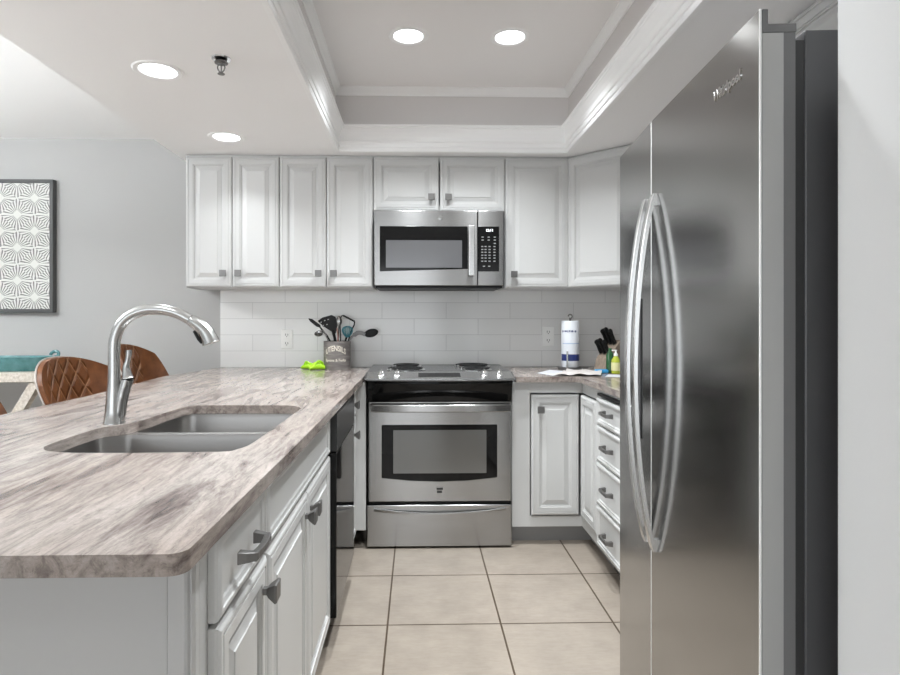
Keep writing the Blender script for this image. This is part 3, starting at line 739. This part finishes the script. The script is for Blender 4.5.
# invented bowl pendant, unseen left of the frame, added to brighten the ceiling
pd = thing('fill_pendant_lamp', 'white bowl pendant lamp added unseen over the dining area to brighten the ceiling', 'lamp', (-3.1, 1.6, 1.70))
bm = B(); lathe(bm, [(.02, -.06), (.16, -.05), (.25, 0), (.30, .06), (.295, .062), (.245, .005), (.155, -.044), (.02, -.054)], 0, 0, 40, True, True); build('shade', bm, M['white'], pd, smooth=True)
bm = B(); lathe(bm, [(.008, -.05), (.008, .68)], 0, 0, 12); build('rod', bm, M['nickel'], pd, smooth=True)
_pl = area('pendant_fill_light', (0, 0, .062), (radians(180), 0, 0), .4, .4, FILL_PENDANT_W, (.91, .96, 1.0)); _pl.parent = pd; _pl['kind'] = 'helper'
# sprinkler
sp_ = thing('fire_sprinkler', 'small metal fire sprinkler head on the flat ceiling', 'sprinkler', (-.722, 2.19, ZK))
bm = B(); lathe(bm, [(.036, 0), (.034, -.004), (.020, -.006), (.018, 0)], 0, 0, 28); build('escutcheon', bm, M['chrome'], sp_, smooth=True)
bm = B(); lathe(bm, [(.010, -.005), (.010, -.012), (.024, -.013), (.024, -.017), (.009, -.019), (.008, -.024)], 0, 0, 20); build('collar', bm, M['pewter'], sp_, smooth=True)
bm = B()
for s in (-1, 1): tube(bm, cap_smooth([(s * .009, 0, -.021), (s * .0135, 0, -.032), (s * .010, 0, -.043), (s * .003, 0, -.050)], 4), .0022, 8)
tube(bm, [(0, 0, -.02), (0, 0, -.050)], .0018, 8); build('frame_arms', bm, M['pewter'], sp_, smooth=True)
bm = B(); lathe(bm, [(.005, -.049), (.006, -.053), (.013, -.055), (.013, -.057), (.002, -.057)], 0, 0, 16); build('deflector', bm, M['pewter'], sp_, smooth=True)

# ------------------------------------------------------------------ outlets
def outlet(label, x, z):
    t = thing('wall_outlet', label, 'outlet', (x, YB - .0085, z), 0, 'outlets in the tiled backsplash')
    build('plate', bxm(-.038, .038, -.006, 0, -.061, .061), M['white'], t, bevel=.003)
    for s in (-1, 1):
        f_ = build('socket', bxm(-.017, .017, -.0085, -.0055, s * .027 - .017, s * .027 + .017), M['white'], t, bevel=.004)
        bm = B(); box(bm, -.009, -.006, -.0092, -.008, s * .027 - .004, s * .027 + .009); box(bm, .006, .009, -.0092, -.008, s * .027 - .004, s * .027 + .008); box(bm, -.0025, .0025, -.0092, -.008, s * .027 - .012, s * .027 - .007)
        build('slots', bm, M['slot'], f_)
outlet('white double outlet in the tile left of the utensil crock', -.833, 1.094)
outlet('white double outlet in the tile left of the paper towels', .844, 1.112)

# ------------------------------------------------------------------ utensil crock and utensils
CKX, CKY = -.496, 3.665
ck = thing('utensil_crock', 'round weathered grey wooden crock lettered for utensils', 'crock', (CKX, CKY, .914))
bm = B(); lathe(bm, [(.080, 0), (.081, .003), (.083, .17), (.083, .173), (.077, .173), (.075, .012)], 0, 0, 40, True, True); build('pot', bm, M['crock'], ck, smooth=True)
def wrap(bm, R, zc):
    for v in bm.verts:
        x, y, z = v.co; a = x / R; r = R + z
        v.co = (r * sin(a), -r * cos(a), zc + y)
    return bm
bm = text_bm('UTENSILS', .046, .001, .0012)
for v_ in bm.verts: v_.co.y += -2.6 * v_.co.x ** 2 + .004; v_.co.x *= .68
build('lettering', wrap(bm, .0838, .126), M['crocktext'], ck)
bm = text_bm('Spoons & Forks', .022, .001, .0006)
for v_ in bm.verts: v_.co.x *= .95
build('script_lettering', wrap(bm, .0838, .058), M['crocktext'], ck)
gk = 'cooking utensils standing in the crock'
def UT(px, pz, y=3.665): return Vector(((px - 417) * y / 590 - CKX, y - CKY, 1.22 - (pz - 319.5) * y / 590 - .914))
def flat(bm, pts, th=.004, y=0.0):
    """flat outline in x,z"""
    loft(bm, [[(p[0], y - th / 2, p[1]) for p in pts], [(p[0], y + th / 2, p[1]) for p in pts]]); return bm
def utensil(name, label):
    return thing(name, label, 'utensil', (CKX, CKY, .914), 0, gk)
# slotted turner
u = utensil('slotted_turner', 'wide black slotted turner, tallest in the crock')
pts = [UT(*p) for p in ((318, 321), (323, 317.5), (332, 315), (336, 317), (337.5, 326), (336, 334), (331, 331), (325, 327))]
hull = [(p.x, p.z) for p in pts]
_hl = []
for q in ((321.6, 322.3), (325.2, 320.6), (328.6, 319.6), (323.6, 325.6), (327.4, 324.6)):
    c_ = UT(*q); _hl.append([(c_.x - .0045, c_.z - .003), (c_.x + .0035, c_.z - .001), (c_.x + .0045, c_.z + .0045), (c_.x - .0035, c_.z + .0025)])
bm = B(); fill_slab(bm, roundpoly(hull, .006, 3), _hl, .014, .018); xf(bm, RX90)
build('blade', bm, M['blackmat'], u)
bm = B(); tube(bm, [UT(333, 330) + Vector((0, -.016, 0)), UT(335, 338) + Vector((0, -.014, 0)), (.0, 0, .02)], [.010, .0085, .006], 10); build('handle', bm, M['blackmat'], u, smooth=True)
# narrow black spatula
u = utensil('narrow_spatula', 'narrow black spatula leaning furthest left out of the crock')
hull = [(p.x, p.z) for p in [UT(*q) for q in ((307.5, 318), (312, 319), (320, 325), (320.5, 328), (316, 326.5), (310, 321.5))]]
bm = B(); prism(bm, roundpoly(hull, .004, 3), 'y', .012, .017); build('blade', bm, M['blackmat'], u)
bm = B(); tube(bm, [UT(319, 326.5) + Vector((0, .014, 0)), UT(327, 336) + Vector((0, .012, 0)), (-.005, .012, .10), (.03, .01, .02)], .005, 8); build('handle', bm, M['blackmat'], u, smooth=True)
# ladle (grey loop left)
u = utensil('steel_ladle', 'small steel ladle hanging low over the left rim of the crock')
bm = B(); c_ = UT(319.5, 332.5)
loft(bm, [[(c_.x + r * cos(2 * pi * k / 20), -.01 + r * .9 * sin(2 * pi * k / 20), c_.z + z) for k in range(20)] for r, z in ((.006, -.012), (.02, -.009), (.029, .002), (.030, .006), (.027, .006), (.018, -.005))]); xf(bm, Matrix.Translation(c_) @ Matrix.Rotation(radians(38), 4, 'X') @ Matrix.Rotation(radians(-15), 4, 'Y') @ Matrix.Translation(-c_)); build('bowl', bm, M['nickel'], u, smooth=True)
bm = B(); tube(bm, cap_smooth([UT(322, 330.5), UT(325, 333), UT(327, 338), (-.03, 0, .12), (.0, .0, .02)], 5), .0035, 8); build('handle', bm, M['nickel'], u, smooth=True)
# slotted steel spoon behind
u = utensil('slotted_spoon', 'slotted steel spoon behind the black turner')
c_ = UT(338.5, 321)
bm = B(); loft(bm, [[(c_.x + .019 * s * cos(2 * pi * k / 20), .022 + d_, c_.z + .032 * s * sin(2 * pi * k / 20)) for k in range(20)] for s, d_ in ((.3, .006), (.8, .004), (1, -.003), (1, -.005), (.7, .0))]); build('bowl', bm, M['nickel'], u, smooth=True)
bm = B(); tube(bm, [UT(338.5, 326) + Vector((0, .022, 0)), UT(338, 338) + Vector((0, .018, 0)), (.0, .02, .02)], .004, 8); build('handle', bm, M['nickel'], u, smooth=True)
# wooden-pink spatula
u = utensil('wooden_spoon', 'slim pinkish wooden spoon handle in the middle of the crock')
bm = B(); tube(bm, [UT(337.5, 328) + Vector((0, -.028, 0)), UT(338.5, 336) + Vector((0, -.03, 0)), (.006, -.02, .02)], [.004, .005, .005], 8); build('handle', bm, mat('pink_wood', (.35, .2, .17), .6), u, smooth=True)
# teal whisk
u = utensil('teal_whisk', 'teal silicone balloon whisk at the right of the crock')
bm = B(); c_ = UT(347.5, 332)
for k in range(7):
    a = pi * k / 7; pts = []
    for j in range(17):
        t = 2 * pi * j / 16; r = .031 * sin(t / 2) * (1 + .35 * cos(t / 2))
        s = cos(t / 2)
        pts.append((c_.x + r * cos(a) * (1), c_.y - .01 + r * sin(a), c_.z + .034 * s + .002))
    pts2 = [(2 * c_.x - p[0], 2 * (c_.y - .01) - p[1], p[2]) for p in pts[::-1]]
    tube(bm, pts, .0022, 6); tube(bm, pts2, .0022, 6)
build('wires', bm, M['teal'], u, smooth=True)
bm = B(); tube(bm, [UT(346.5, 337), (.03, -.005, .10), (.012, 0, .02)], .006, 8); build('handle', bm, M['blackmat'], u, smooth=True)
# masher with coiled black grip
u = utensil('grip_masher', 'black ribbed-grip utensil bent above the teal whisk')
bm = B(); A_, B_ = UT(343, 315.5), UT(354.5, 321.5); n = 44
pts = [A_ + (B_ - A_) * (k / n) + Vector((0, .0, 0)) for k in range(n + 1)]
tube(bm, pts, [.0042 + .0020 * abs(sin(k * pi / 5.5)) for k in range(n + 1)], 8); build('grip', bm, M['blackmat'], u, smooth=True)
bm = B(); tube(bm, cap_smooth([UT(343, 315.5), UT(341, 317), UT(340, 325), UT(340.5, 338), (.02, 0, .02)], 4), .0035, 8)
tube(bm, [UT(354.5, 321.5), UT(354, 325), UT(351.5, 330), UT(349, 338), (.04, .015, .10)], .004, 8); build('wire_arm', bm, M['blackmat'], u, smooth=True)
# spoon to the right
u = utensil('black_serving_spoon', 'black-bowled serving spoon leaning far right out of the crock')
c_ = UT(371, 333)
bm = B(); rot = Matrix.Translation(c_) @ Matrix.Rotation(radians(-14), 4, 'Y')
loft(bm, [[(.044 * s * cos(2 * pi * k / 24), d_, .026 * s * sin(2 * pi * k / 24)) for k in range(24)] for s, d_ in ((.3, .014), (.75, .010), (1, 0), (1, -.003), (.93, -.003), (.7, .005))]); xf(bm, rot); build('bowl', bm, M['blackmat'], u, smooth=True)
bm = B(); tube(bm, cap_smooth([UT(365, 334.5), UT(359, 332.5), UT(354, 335), UT(350, 339), (.02, .02, .10), (.0, .02, .02)], 5), [.012] * 6 + [.013] * 5 + [.007] * 5 + [.005] * 10, 10, squash=.4); build('handle', bm, mat('grey_nylon', (.22, .22, .22), .5), u, smooth=True)

# lime silicone mitts
def mitt(label, loc, rz, s=1.0):
    t = thing('silicone_mitt', label, 'oven mitt', loc, rz, 'lime silicone mitts beside the crock')
    bm = B(); rings = []
    for k in range(9):
        u_ = k / 8; h = .044 * s * (1 - .55 * abs(2 * u_ - 1) ** 2); wdt = .030 * s
        x = (u_ - .5) * .085 * s
        rings.append([(x + .01 * a, wdt * cos(th) * (1 if 1 else 0), max(0, h * (.5 + .5 * sin(th)) + .006 * s * u_ * (sin(th) > 0))) for th in [2 * pi * j / 16 for j in range(16)] for a in (0,)])
    loft(bm, rings); build('shell', bm, M['lime'], t, smooth=True, angle=60)
    bm = B(); tube(bm, cap_smooth([(-.02 * s, -.022 * s, .018 * s), (0, -.03 * s, .050 * s), (.025 * s, -.025 * s, .042 * s), (.038 * s, -.01 * s, .012 * s)], 5), .006 * s, 8); build('lip', bm, M['lime'], t, smooth=True)
mitt('lime green silicone mitt lying against the crock', (-.612, 3.61, .915), radians(20), 1.05)
mitt('lime green silicone mitt lying on the outlet side of the pair', (-.672, 3.655, .915), radians(-25), .9)

# ------------------------------------------------------------------ paper towels
PTX, PTY = .938, 3.60
ph = thing('paper_towel_holder', 'dark metal upright paper towel holder', 'holder', (PTX, PTY, .914))
bm = B(); lathe(bm, [(.075, 0), (.075, .006), (.068, .012), (.01, .013)], 0, 0, 36); build('base', bm, M['pewter'], ph, smooth=True)
bm = B(); tube(bm, [(0, 0, .012), (0, 0, .31)], .006, 10)
pts = [(.012 * cos(a), 0, .325 + .012 * sin(a)) for a in [radians(-120 + 300 * k / 14) for k in range(15)]]; tube(bm, pts, .004, 8); build('rod', bm, M['pewter'], ph, smooth=True)
bm = B(); tube(bm, cap_smooth([(-.035, -.066, .008), (-.035, -.068, .06), (-.035, -.067, .115)], 4), .0055, 8); build('tension_arm', bm, M['nickel'], ph, smooth=True)
pr = thing('paper_towel_roll', 'wrapped white paper towel roll with navy band', 'paper towels', (PTX, PTY, .929))
bm = B(); lathe(bm, [(.018, 0), (.050, 0), (.054, .006), (.054, .276), (.050, .283), (.018, .283)], 0, 0, 40, False, False); loft(bm, [[(.018 * cos(2 * pi * k / 40), .018 * sin(2 * pi * k / 40), z) for k in range(40)] for z in (0, .283)], False, False); build('roll', bm, M['towel'], pr, smooth=True)
def arcband(R, z0, z1, a0, a1, n=20):
    bm = B(); rings = []
    for k in range(n + 1):
        a = radians(a0 + (a1 - a0) * k / n)
        rings.append([(R_ * sin(a), -R_ * cos(a), z) for R_, z in ((R, z0), (R + .0006, z0), (R + .0006, z1), (R, z1))])
    loft(bm, rings); return bm
build('navy_band', arcband(.0542, .040, .080, -85, 88), M['navy'], pr)
build('pale_stripe', arcband(.0542, .143, .148, -70, 60), M['paleblue'], pr)
bm = B()
xs = -72
for wdt in (9, 5, 11, 6, 8, 10, 5, 9):
    b2_ = arcband(.0542, .213 + .001 * (wdt % 3), .226 - .001 * (wdt % 2), xs, xs + wdt, 3); me_ = bpy.data.meshes.new('x'); b2_.to_mesh(me_); bm.from_mesh(me_); bpy.data.meshes.remove(me_); b2_.free(); xs += wdt + 5
build('navy_lettering', bm, M['navy'], pr)

# ------------------------------------------------------------------ knife block
kb = thing('knife_block', 'slanted wooden knife block in the right corner', 'knife block', (1.145, 3.50, .914), radians(25))
# profile in local (x,z): leaning towards -x
bm = B(); prism(bm, [(-.075, 0), (.065, 0), (.085, .165), (.045, .185), (-.055, .075)], 'y', -.05, .05)
build('block', bm, M['blockwood'], kb, bevel=.003)
ax = Vector((-.10, 0, .11)); ax = Vector((-.46, 0, .89))
gkn = 'black handled knives in the block'
nrm_a, nrm_b = Vector((-.055, 0, .075)), Vector((.045, 0, .185))
labs = ['black knife handle at the lower front of the block', 'black knife handle at the lower middle of the block', 'black knife handle at the lower back of the block',
        'black knife handle highest at the front of the block', 'black knife handle highest in the middle of the block', 'black knife handle highest at the back of the block']
i = 0
for t_k in (.25, .75):
    for yk in (-.03, 0, .03):
        p0 = nrm_a + (nrm_b - nrm_a) * t_k
        ln = .075 + .02 * t_k + (.01 if yk == 0 else 0)
        wp = kb.matrix_basis @ Vector((p0.x, yk, p0.z))
        k_ = thing('kitchen_knife', labs[i], 'knife', wp, radians(25), gkn)
        bm = B(); st = ax * .002
        def ringk(s, hw2, hh): 
            c_ = ax * s; side = Vector((ax.z, 0, -ax.x))
            return [c_ + side * a + Vector((0, b, 0)) for a, b in ((-hh, -hw2), (hh, -hw2), (hh, hw2), (-hh, hw2))]
        loft(bm, [ringk(.003, .007, .010), ringk(.02, .008, .011), ringk(ln * .7, .008, .010), ringk(ln, .009, .014), ringk(ln + .012, .006, .009)])
        build('handle', bm, M['blackmat'], k_, bevel=.002)
        bm = B(); loft(bm, [ringk(.0005, .0075, .0105), ringk(.006, .0078, .0105)]); build('bolster', bm, M['nickel'], k_)
        i += 1
sc = thing('kitchen_scissors', 'kitchen scissors handle on the side of the knife block', 'scissors', kb.matrix_basis @ Vector((.055, -.052, .12)), radians(25))
bm = B(); pts = [(.018 * cos(a), -.004, .018 * sin(a)) for a in [2 * pi * k / 20 for k in range(21)]]; tube(bm, pts, .004, 8, cap=False); build('finger_loop', bm, M['blackmat'], sc, smooth=True)

# bottles, sponge, papers
bt = thing('soap_bottle', 'yellow-green soap bottle with white pump by the knife block', 'bottle', (1.118, 3.30, .9145))
bm = B(); lathe(bm, [(.020, 0), (.024, .004), (.025, .05), (.024, .078), (.012, .095), (.010, .10)], 0, 0, 24); build('bottle_body', bm, M['soap'], bt, smooth=True)
bm = B(); lathe(bm, [(.0115, .10), (.0115, .113), (.006, .116), (.005, .128), (.008, .129), (.008, .135)], 0, 0, 16); box(bm, -.022, .004, -.004, .004, .129, .135); build('pump', bm, M['white'], bt, smooth=True)
build('bottle_label', (lambda bm: lathe(bm, [(.0254, .018), (.0256, .02), (.0256, .062), (.0254, .064)], 0, 0, 24, False, False))(B()), mat('label_pale', (.7, .68, .35), .5), bt, smooth=True)
g2 = build('green_bottle', (lambda bm: lathe(bm, [(.018, 0), (.022, .004), (.022, .10), (.010, .125), (.010, .14)], 0, 0, 24))(B()), M['greenbottle'], loc=(1.11, 3.375, .9145), smooth=True)
tag(g2, 'dark green bottle behind the yellow-green soap bottle', 'bottle')
o = build('sponge', bxm(-.035, .035, -.022, .022, 0, .02), M['sponge'], loc=(1.052, 3.35, .9145), bevel=.005); tag(o, 'bright blue sponge on the counter in front of the knife block', 'sponge')
def sheet(name, label, cat, corners, z, mt, amp=.004, seed=0, n=14, th=.0008):
    rnd = random.Random(seed); ph_ = [rnd.uniform(0, 6) for _ in range(6)]
    bm = B(); a, b, c, d = [Vector((*q, 0)) for q in corners]
    o_ = (a + b + c + d) / 4
    def P_(i, j, up):
        u_, v_ = i / n, j / n; p = (a * (1 - u_) + b * u_) * (1 - v_) + (d * (1 - u_) + c * u_) * v_
        h = amp * (1 + .6 * sin(p.x * 40 + ph_[0]) * sin(p.y * 36 + ph_[1]) + .4 * sin(p.x * 75 + p.y * 40 + ph_[2]))
        return (p.x - o_.x, p.y - o_.y, h + up)
    T_ = [[bm.verts.new(P_(i, j, th)) for j in range(n + 1)] for i in range(n + 1)]
    L_ = [[bm.verts.new(P_(i, j, 0)) for j in range(n + 1)] for i in range(n + 1)]
    for i in range(n):
        for j in range(n):
            bm.faces.new((T_[i][j], T_[i + 1][j], T_[i + 1][j + 1], T_[i][j + 1])); bm.faces.new((L_[i][j + 1], L_[i + 1][j + 1], L_[i + 1][j], L_[i][j]))
    for i in range(n):
        bm.faces.new((T_[i][0], L_[i][0], L_[i + 1][0], T_[i + 1][0])); bm.faces.new((T_[i + 1][n], L_[i + 1][n], L_[i][n], T_[i][n]))
        bm.faces.new((T_[0][i + 1], L_[0][i + 1], L_[0][i], T_[0][i])); bm.faces.new((T_[n][i], L_[n][i], L_[n][i + 1], T_[n][i + 1]))
    o = build(name, bm, mt, loc=(o_.x, o_.y, z), smooth=True); tag(o, label, cat, 'papers on the corner counter'); return o
sheet('paper_sheet', 'creased pale sheet lying in front of the paper towels', 'paper', ((.745, 3.17), (.985, 3.15), (1.06, 3.36), (.90, 3.50)), .9162, M['paper'], .008, 1)
sheet('paper_sheet', 'pale sheet sticking out on the outlet side of the papers', 'paper', ((.68, 3.34), (.735, 3.18), (.89, 3.44), (.80, 3.55)), .9148, M['paperw'], .0004, 2)
sheet('paper_sheet', 'white sheet on the counter nearest the refrigerator', 'paper', ((1.00, 3.12), (1.22, 3.04), (1.26, 3.17), (1.06, 3.25)), .9148, M['paperw'], .0004, 3)

# ------------------------------------------------------------------ picture
pic = thing('framed_print', 'charcoal framed white and grey starburst pattern print', 'picture', (-2.692, YB - .002, 1.682))
PW, PH = .405, .418
bm = B()
for a_ in ((-PW, PW, -.040, 0, PH - .022, PH), (-PW, PW, -.040, 0, -PH, -PH + .022), (-PW, -PW + .022, -.040, 0, -PH + .022, PH - .022), (PW - .022, PW, -.040, 0, -PH + .022, PH - .022)): box(bm, *a_)
build('frame', bm, M['frame'], pic, bevel=.0015)
build('print', bxm(-PW + .0225, PW - .0225, -.030, -.002, -PH + .0225, PH - .0225), M['print'], pic)

# ------------------------------------------------------------------ console table and dish
ct = thing('console_table', 'whitewashed wooden console table with crossed legs against the grey wall', 'table', (-2.62, 3.56, 0))
build('tabletop', bxm(-.50, .50, -.18, .18, .865, .918), M['whitewood'], ct, bevel=.003)
def beam(p, q, w_, parent, nm='leg'):
    p, q = Vector(p), Vector(q); d = (q - p).normalized(); y = Vector((0, 1, 0)); s = d.cross(y).normalized()
    bm = B(); loft(bm, [[c_ + s * a * w_ + y * b * w_ for a, b in ((-.5, -.5), (.5, -.5), (.5, .5), (-.5, .5))] for c_ in (p, q)]); return build(nm, bm, M['whitewood'], parent)
for yq in (-.145, .145):
    beam((.455, yq, .864), (-.06, yq, .0), .05, ct); beam((-.455, yq, .864), (.06, yq + (.05 if yq < 0 else -.05), .0), .045, ct)
    beam((.475, yq * .8, .864), (.57, yq * .8, 0), .03, ct); beam((-.475, yq * .8, .864), (-.57, yq * .8, 0), .03, ct)
ds = thing('serving_dish', 'long teal glazed dish with curled handles on the console table', 'dish', (-2.465, 3.53, .919))
bm = B(); rings = []
def ell(a, b, z, n=40): return [(a * (abs(cos(t)) ** .75) * (1 if cos(t) >= 0 else -1), b * (abs(sin(t)) ** .9) * (1 if sin(t) >= 0 else -1), z) for t in [2 * pi * k / n for k in range(n)]]
loft(bm, [ell(.27, .07, 0), ell(.295, .085, .02), ell(.315, .098, .055), ell(.335, .105, .082), ell(.325, .097, .084), ell(.295, .085, .055), ell(.26, .065, .012)])
build('bowl', bm, M['tealglaze'], ds, smooth=True)
for s in (-1, 1):
    bm = B(); tube(bm, cap_smooth([(s * .325, 0, .080), (s * .348, 0, .090), (s * .348, 0, .108), (s * .328, 0, .114), (s * .310, 0, .104), (s * .304, 0, .092)], 5), .009, 8); build('handle', bm, M['tealglaze'], ds, smooth=True)

# ------------------------------------------------------------------ bar stools (back of the shell towards -x, i.e. facing +x)
def make_stool(label, loc, rz):
    t = thing('bar_stool', label, 'bar stool', loc, rz, 'brown leather bar stools along the peninsula')
    # back shell: arc in plan, front side faces +x
    def shell(off, n=28, mrows=14, z0=.60, z1=1.047):
        g = []
        for j in range(mrows + 1):
            v = j / mrows; z = z0 + (z1 - z0) * v
            hwid = .17 + .07 * math.sin(min(1, v / .6) * pi / 2)
            if v > .70: hwid *= math.sqrt(max(0, 1 - ((v - .70) / .30) ** 2.6 * .24))
            row = []
            for i in range(n + 1):
                s = (i / n) * 2 - 1
                y = hwid * s
                x = -.19 - .05 * v + .25 * abs(s) ** 2.2 * (1 - .66 * v) + off
                zz = z - .058 * abs(s) ** 2.4 * v
                row.append((x, y, zz, (s + 1) / 2, v))
            g.append(row)
        return g
    F_, K_ = shell(.016), shell(-.016)
    bm = B(); uvl = bm.loops.layers.uv.new('UVMap')
    VF = [[bm.verts.new(p[:3]) for p in r] for r in F_]; VK = [[bm.verts.new(p[:3]) for p in r] for r in K_]
    uvd = {}
    for V_, G_ in ((VF, F_), (VK, K_)):
        for r, g in zip(V_, G_):
            for v, p in zip(r, g): uvd[v] = (p[3], p[4])
    m_, n_ = len(VF) - 1, len(VF[0]) - 1
    for j in range(m_):
        for i in range(n_):
            bm.faces.new((VF[j][i], VF[j][i + 1], VF[j + 1][i + 1], VF[j + 1][i])); bm.faces.new((VK[j + 1][i], VK[j + 1][i + 1], VK[j][i + 1], VK[j][i]))
    for j in range(m_):
        bm.faces.new((VF[j][0], VF[j + 1][0], VK[j + 1][0], VK[j][0])); bm.faces.new((VK[j][n_], VK[j + 1][n_], VF[j + 1][n_], VF[j][n_]))
    for i in range(n_):
        bm.faces.new((VK[0][i], VK[0][i + 1], VF[0][i + 1], VF[0][i])); bm.faces.new((VF[m_][i], VF[m_][i + 1], VK[m_][i + 1], VK[m_][i]))
    for f in bm.faces:
        for l in f.loops: l[uvl].uv = uvd[l.vert]
    bk = build('backrest', bm, M['leather'], t, smooth=True, angle=50)
    edge = [F_[j][0] for j in range(m_ + 1)] + [F_[m_][i] for i in range(1, n_)] + [F_[j][n_] for j in range(m_, -1, -1)]
    edge2 = [K_[j][0] for j in range(m_ + 1)] + [K_[m_][i] for i in range(1, n_)] + [K_[j][n_] for j in range(m_, -1, -1)]
    pts = [((a[0] + b[0]) / 2, (a[1] + b[1]) / 2, (a[2] + b[2]) / 2) for a, b in zip(edge, edge2)]
    bm = B(); tube(bm, [(p[0] - .012, p[1] * 1.008, p[2] + .001) for p in pts], .004, 8); build('piping', bm, M['rimlight'], bk, smooth=True)
    bm = B(); rings = []
    for a, b, z in ((.17, .17, .60), (.21, .21, .615), (.22, .22, .65), (.20, .20, .675), (.12, .12, .682)):
        rings.append([(a * .98 * cos(q) * (1 if 1 else 0) + .0, b * sin(q), z) for q in [2 * pi * k / 32 for k in range(32)]])
    loft(bm, rings); build('seat', bm, mat('stool_seat_leather', (.28, .12, .05), .45) if 'stool_seat_leather' not in bpy.data.materials else bpy.data.materials['stool_seat_leather'], t, smooth=True)
    for sx in (-1, 1):
        for sy in (-1, 1):
            bm = B(); tube(bm, [(sx * .12, sy * .12, .605), (sx * .21, sy * .21, 0)], .011, 10); build('leg', bm, M['legmetal'], t, smooth=True)
    bm = B(); q = .175
    tube(bm, [(q, -q, .24), (q, q, .24)], .008, 8); tube(bm, [(-q, -q, .24), (-q, q, .24)], .008, 8); tube(bm, [(-q, -q, .24), (q, -q, .24)], .008, 8); tube(bm, [(-q, q, .24), (q, q, .24)], .008, 8)
    build('footrest', bm, M['legmetal'], t, smooth=True)
    return t
s0 = make_stool('brown quilted leather bar stool in front of the console table, left of the faucet', (-1.405, 2.70, 0), radians(-10))
_s2 = dup(s0, (-1.39, 3.285, 0), radians(2), 'brown quilted leather bar stool behind the faucet, nearest the back wall')
_s2.scale = (1, 1, 1.035)
dup(s0, (-1.43, 1.965, 0), 0, 'brown leather bar stool mostly cut off at the left edge of the photo')
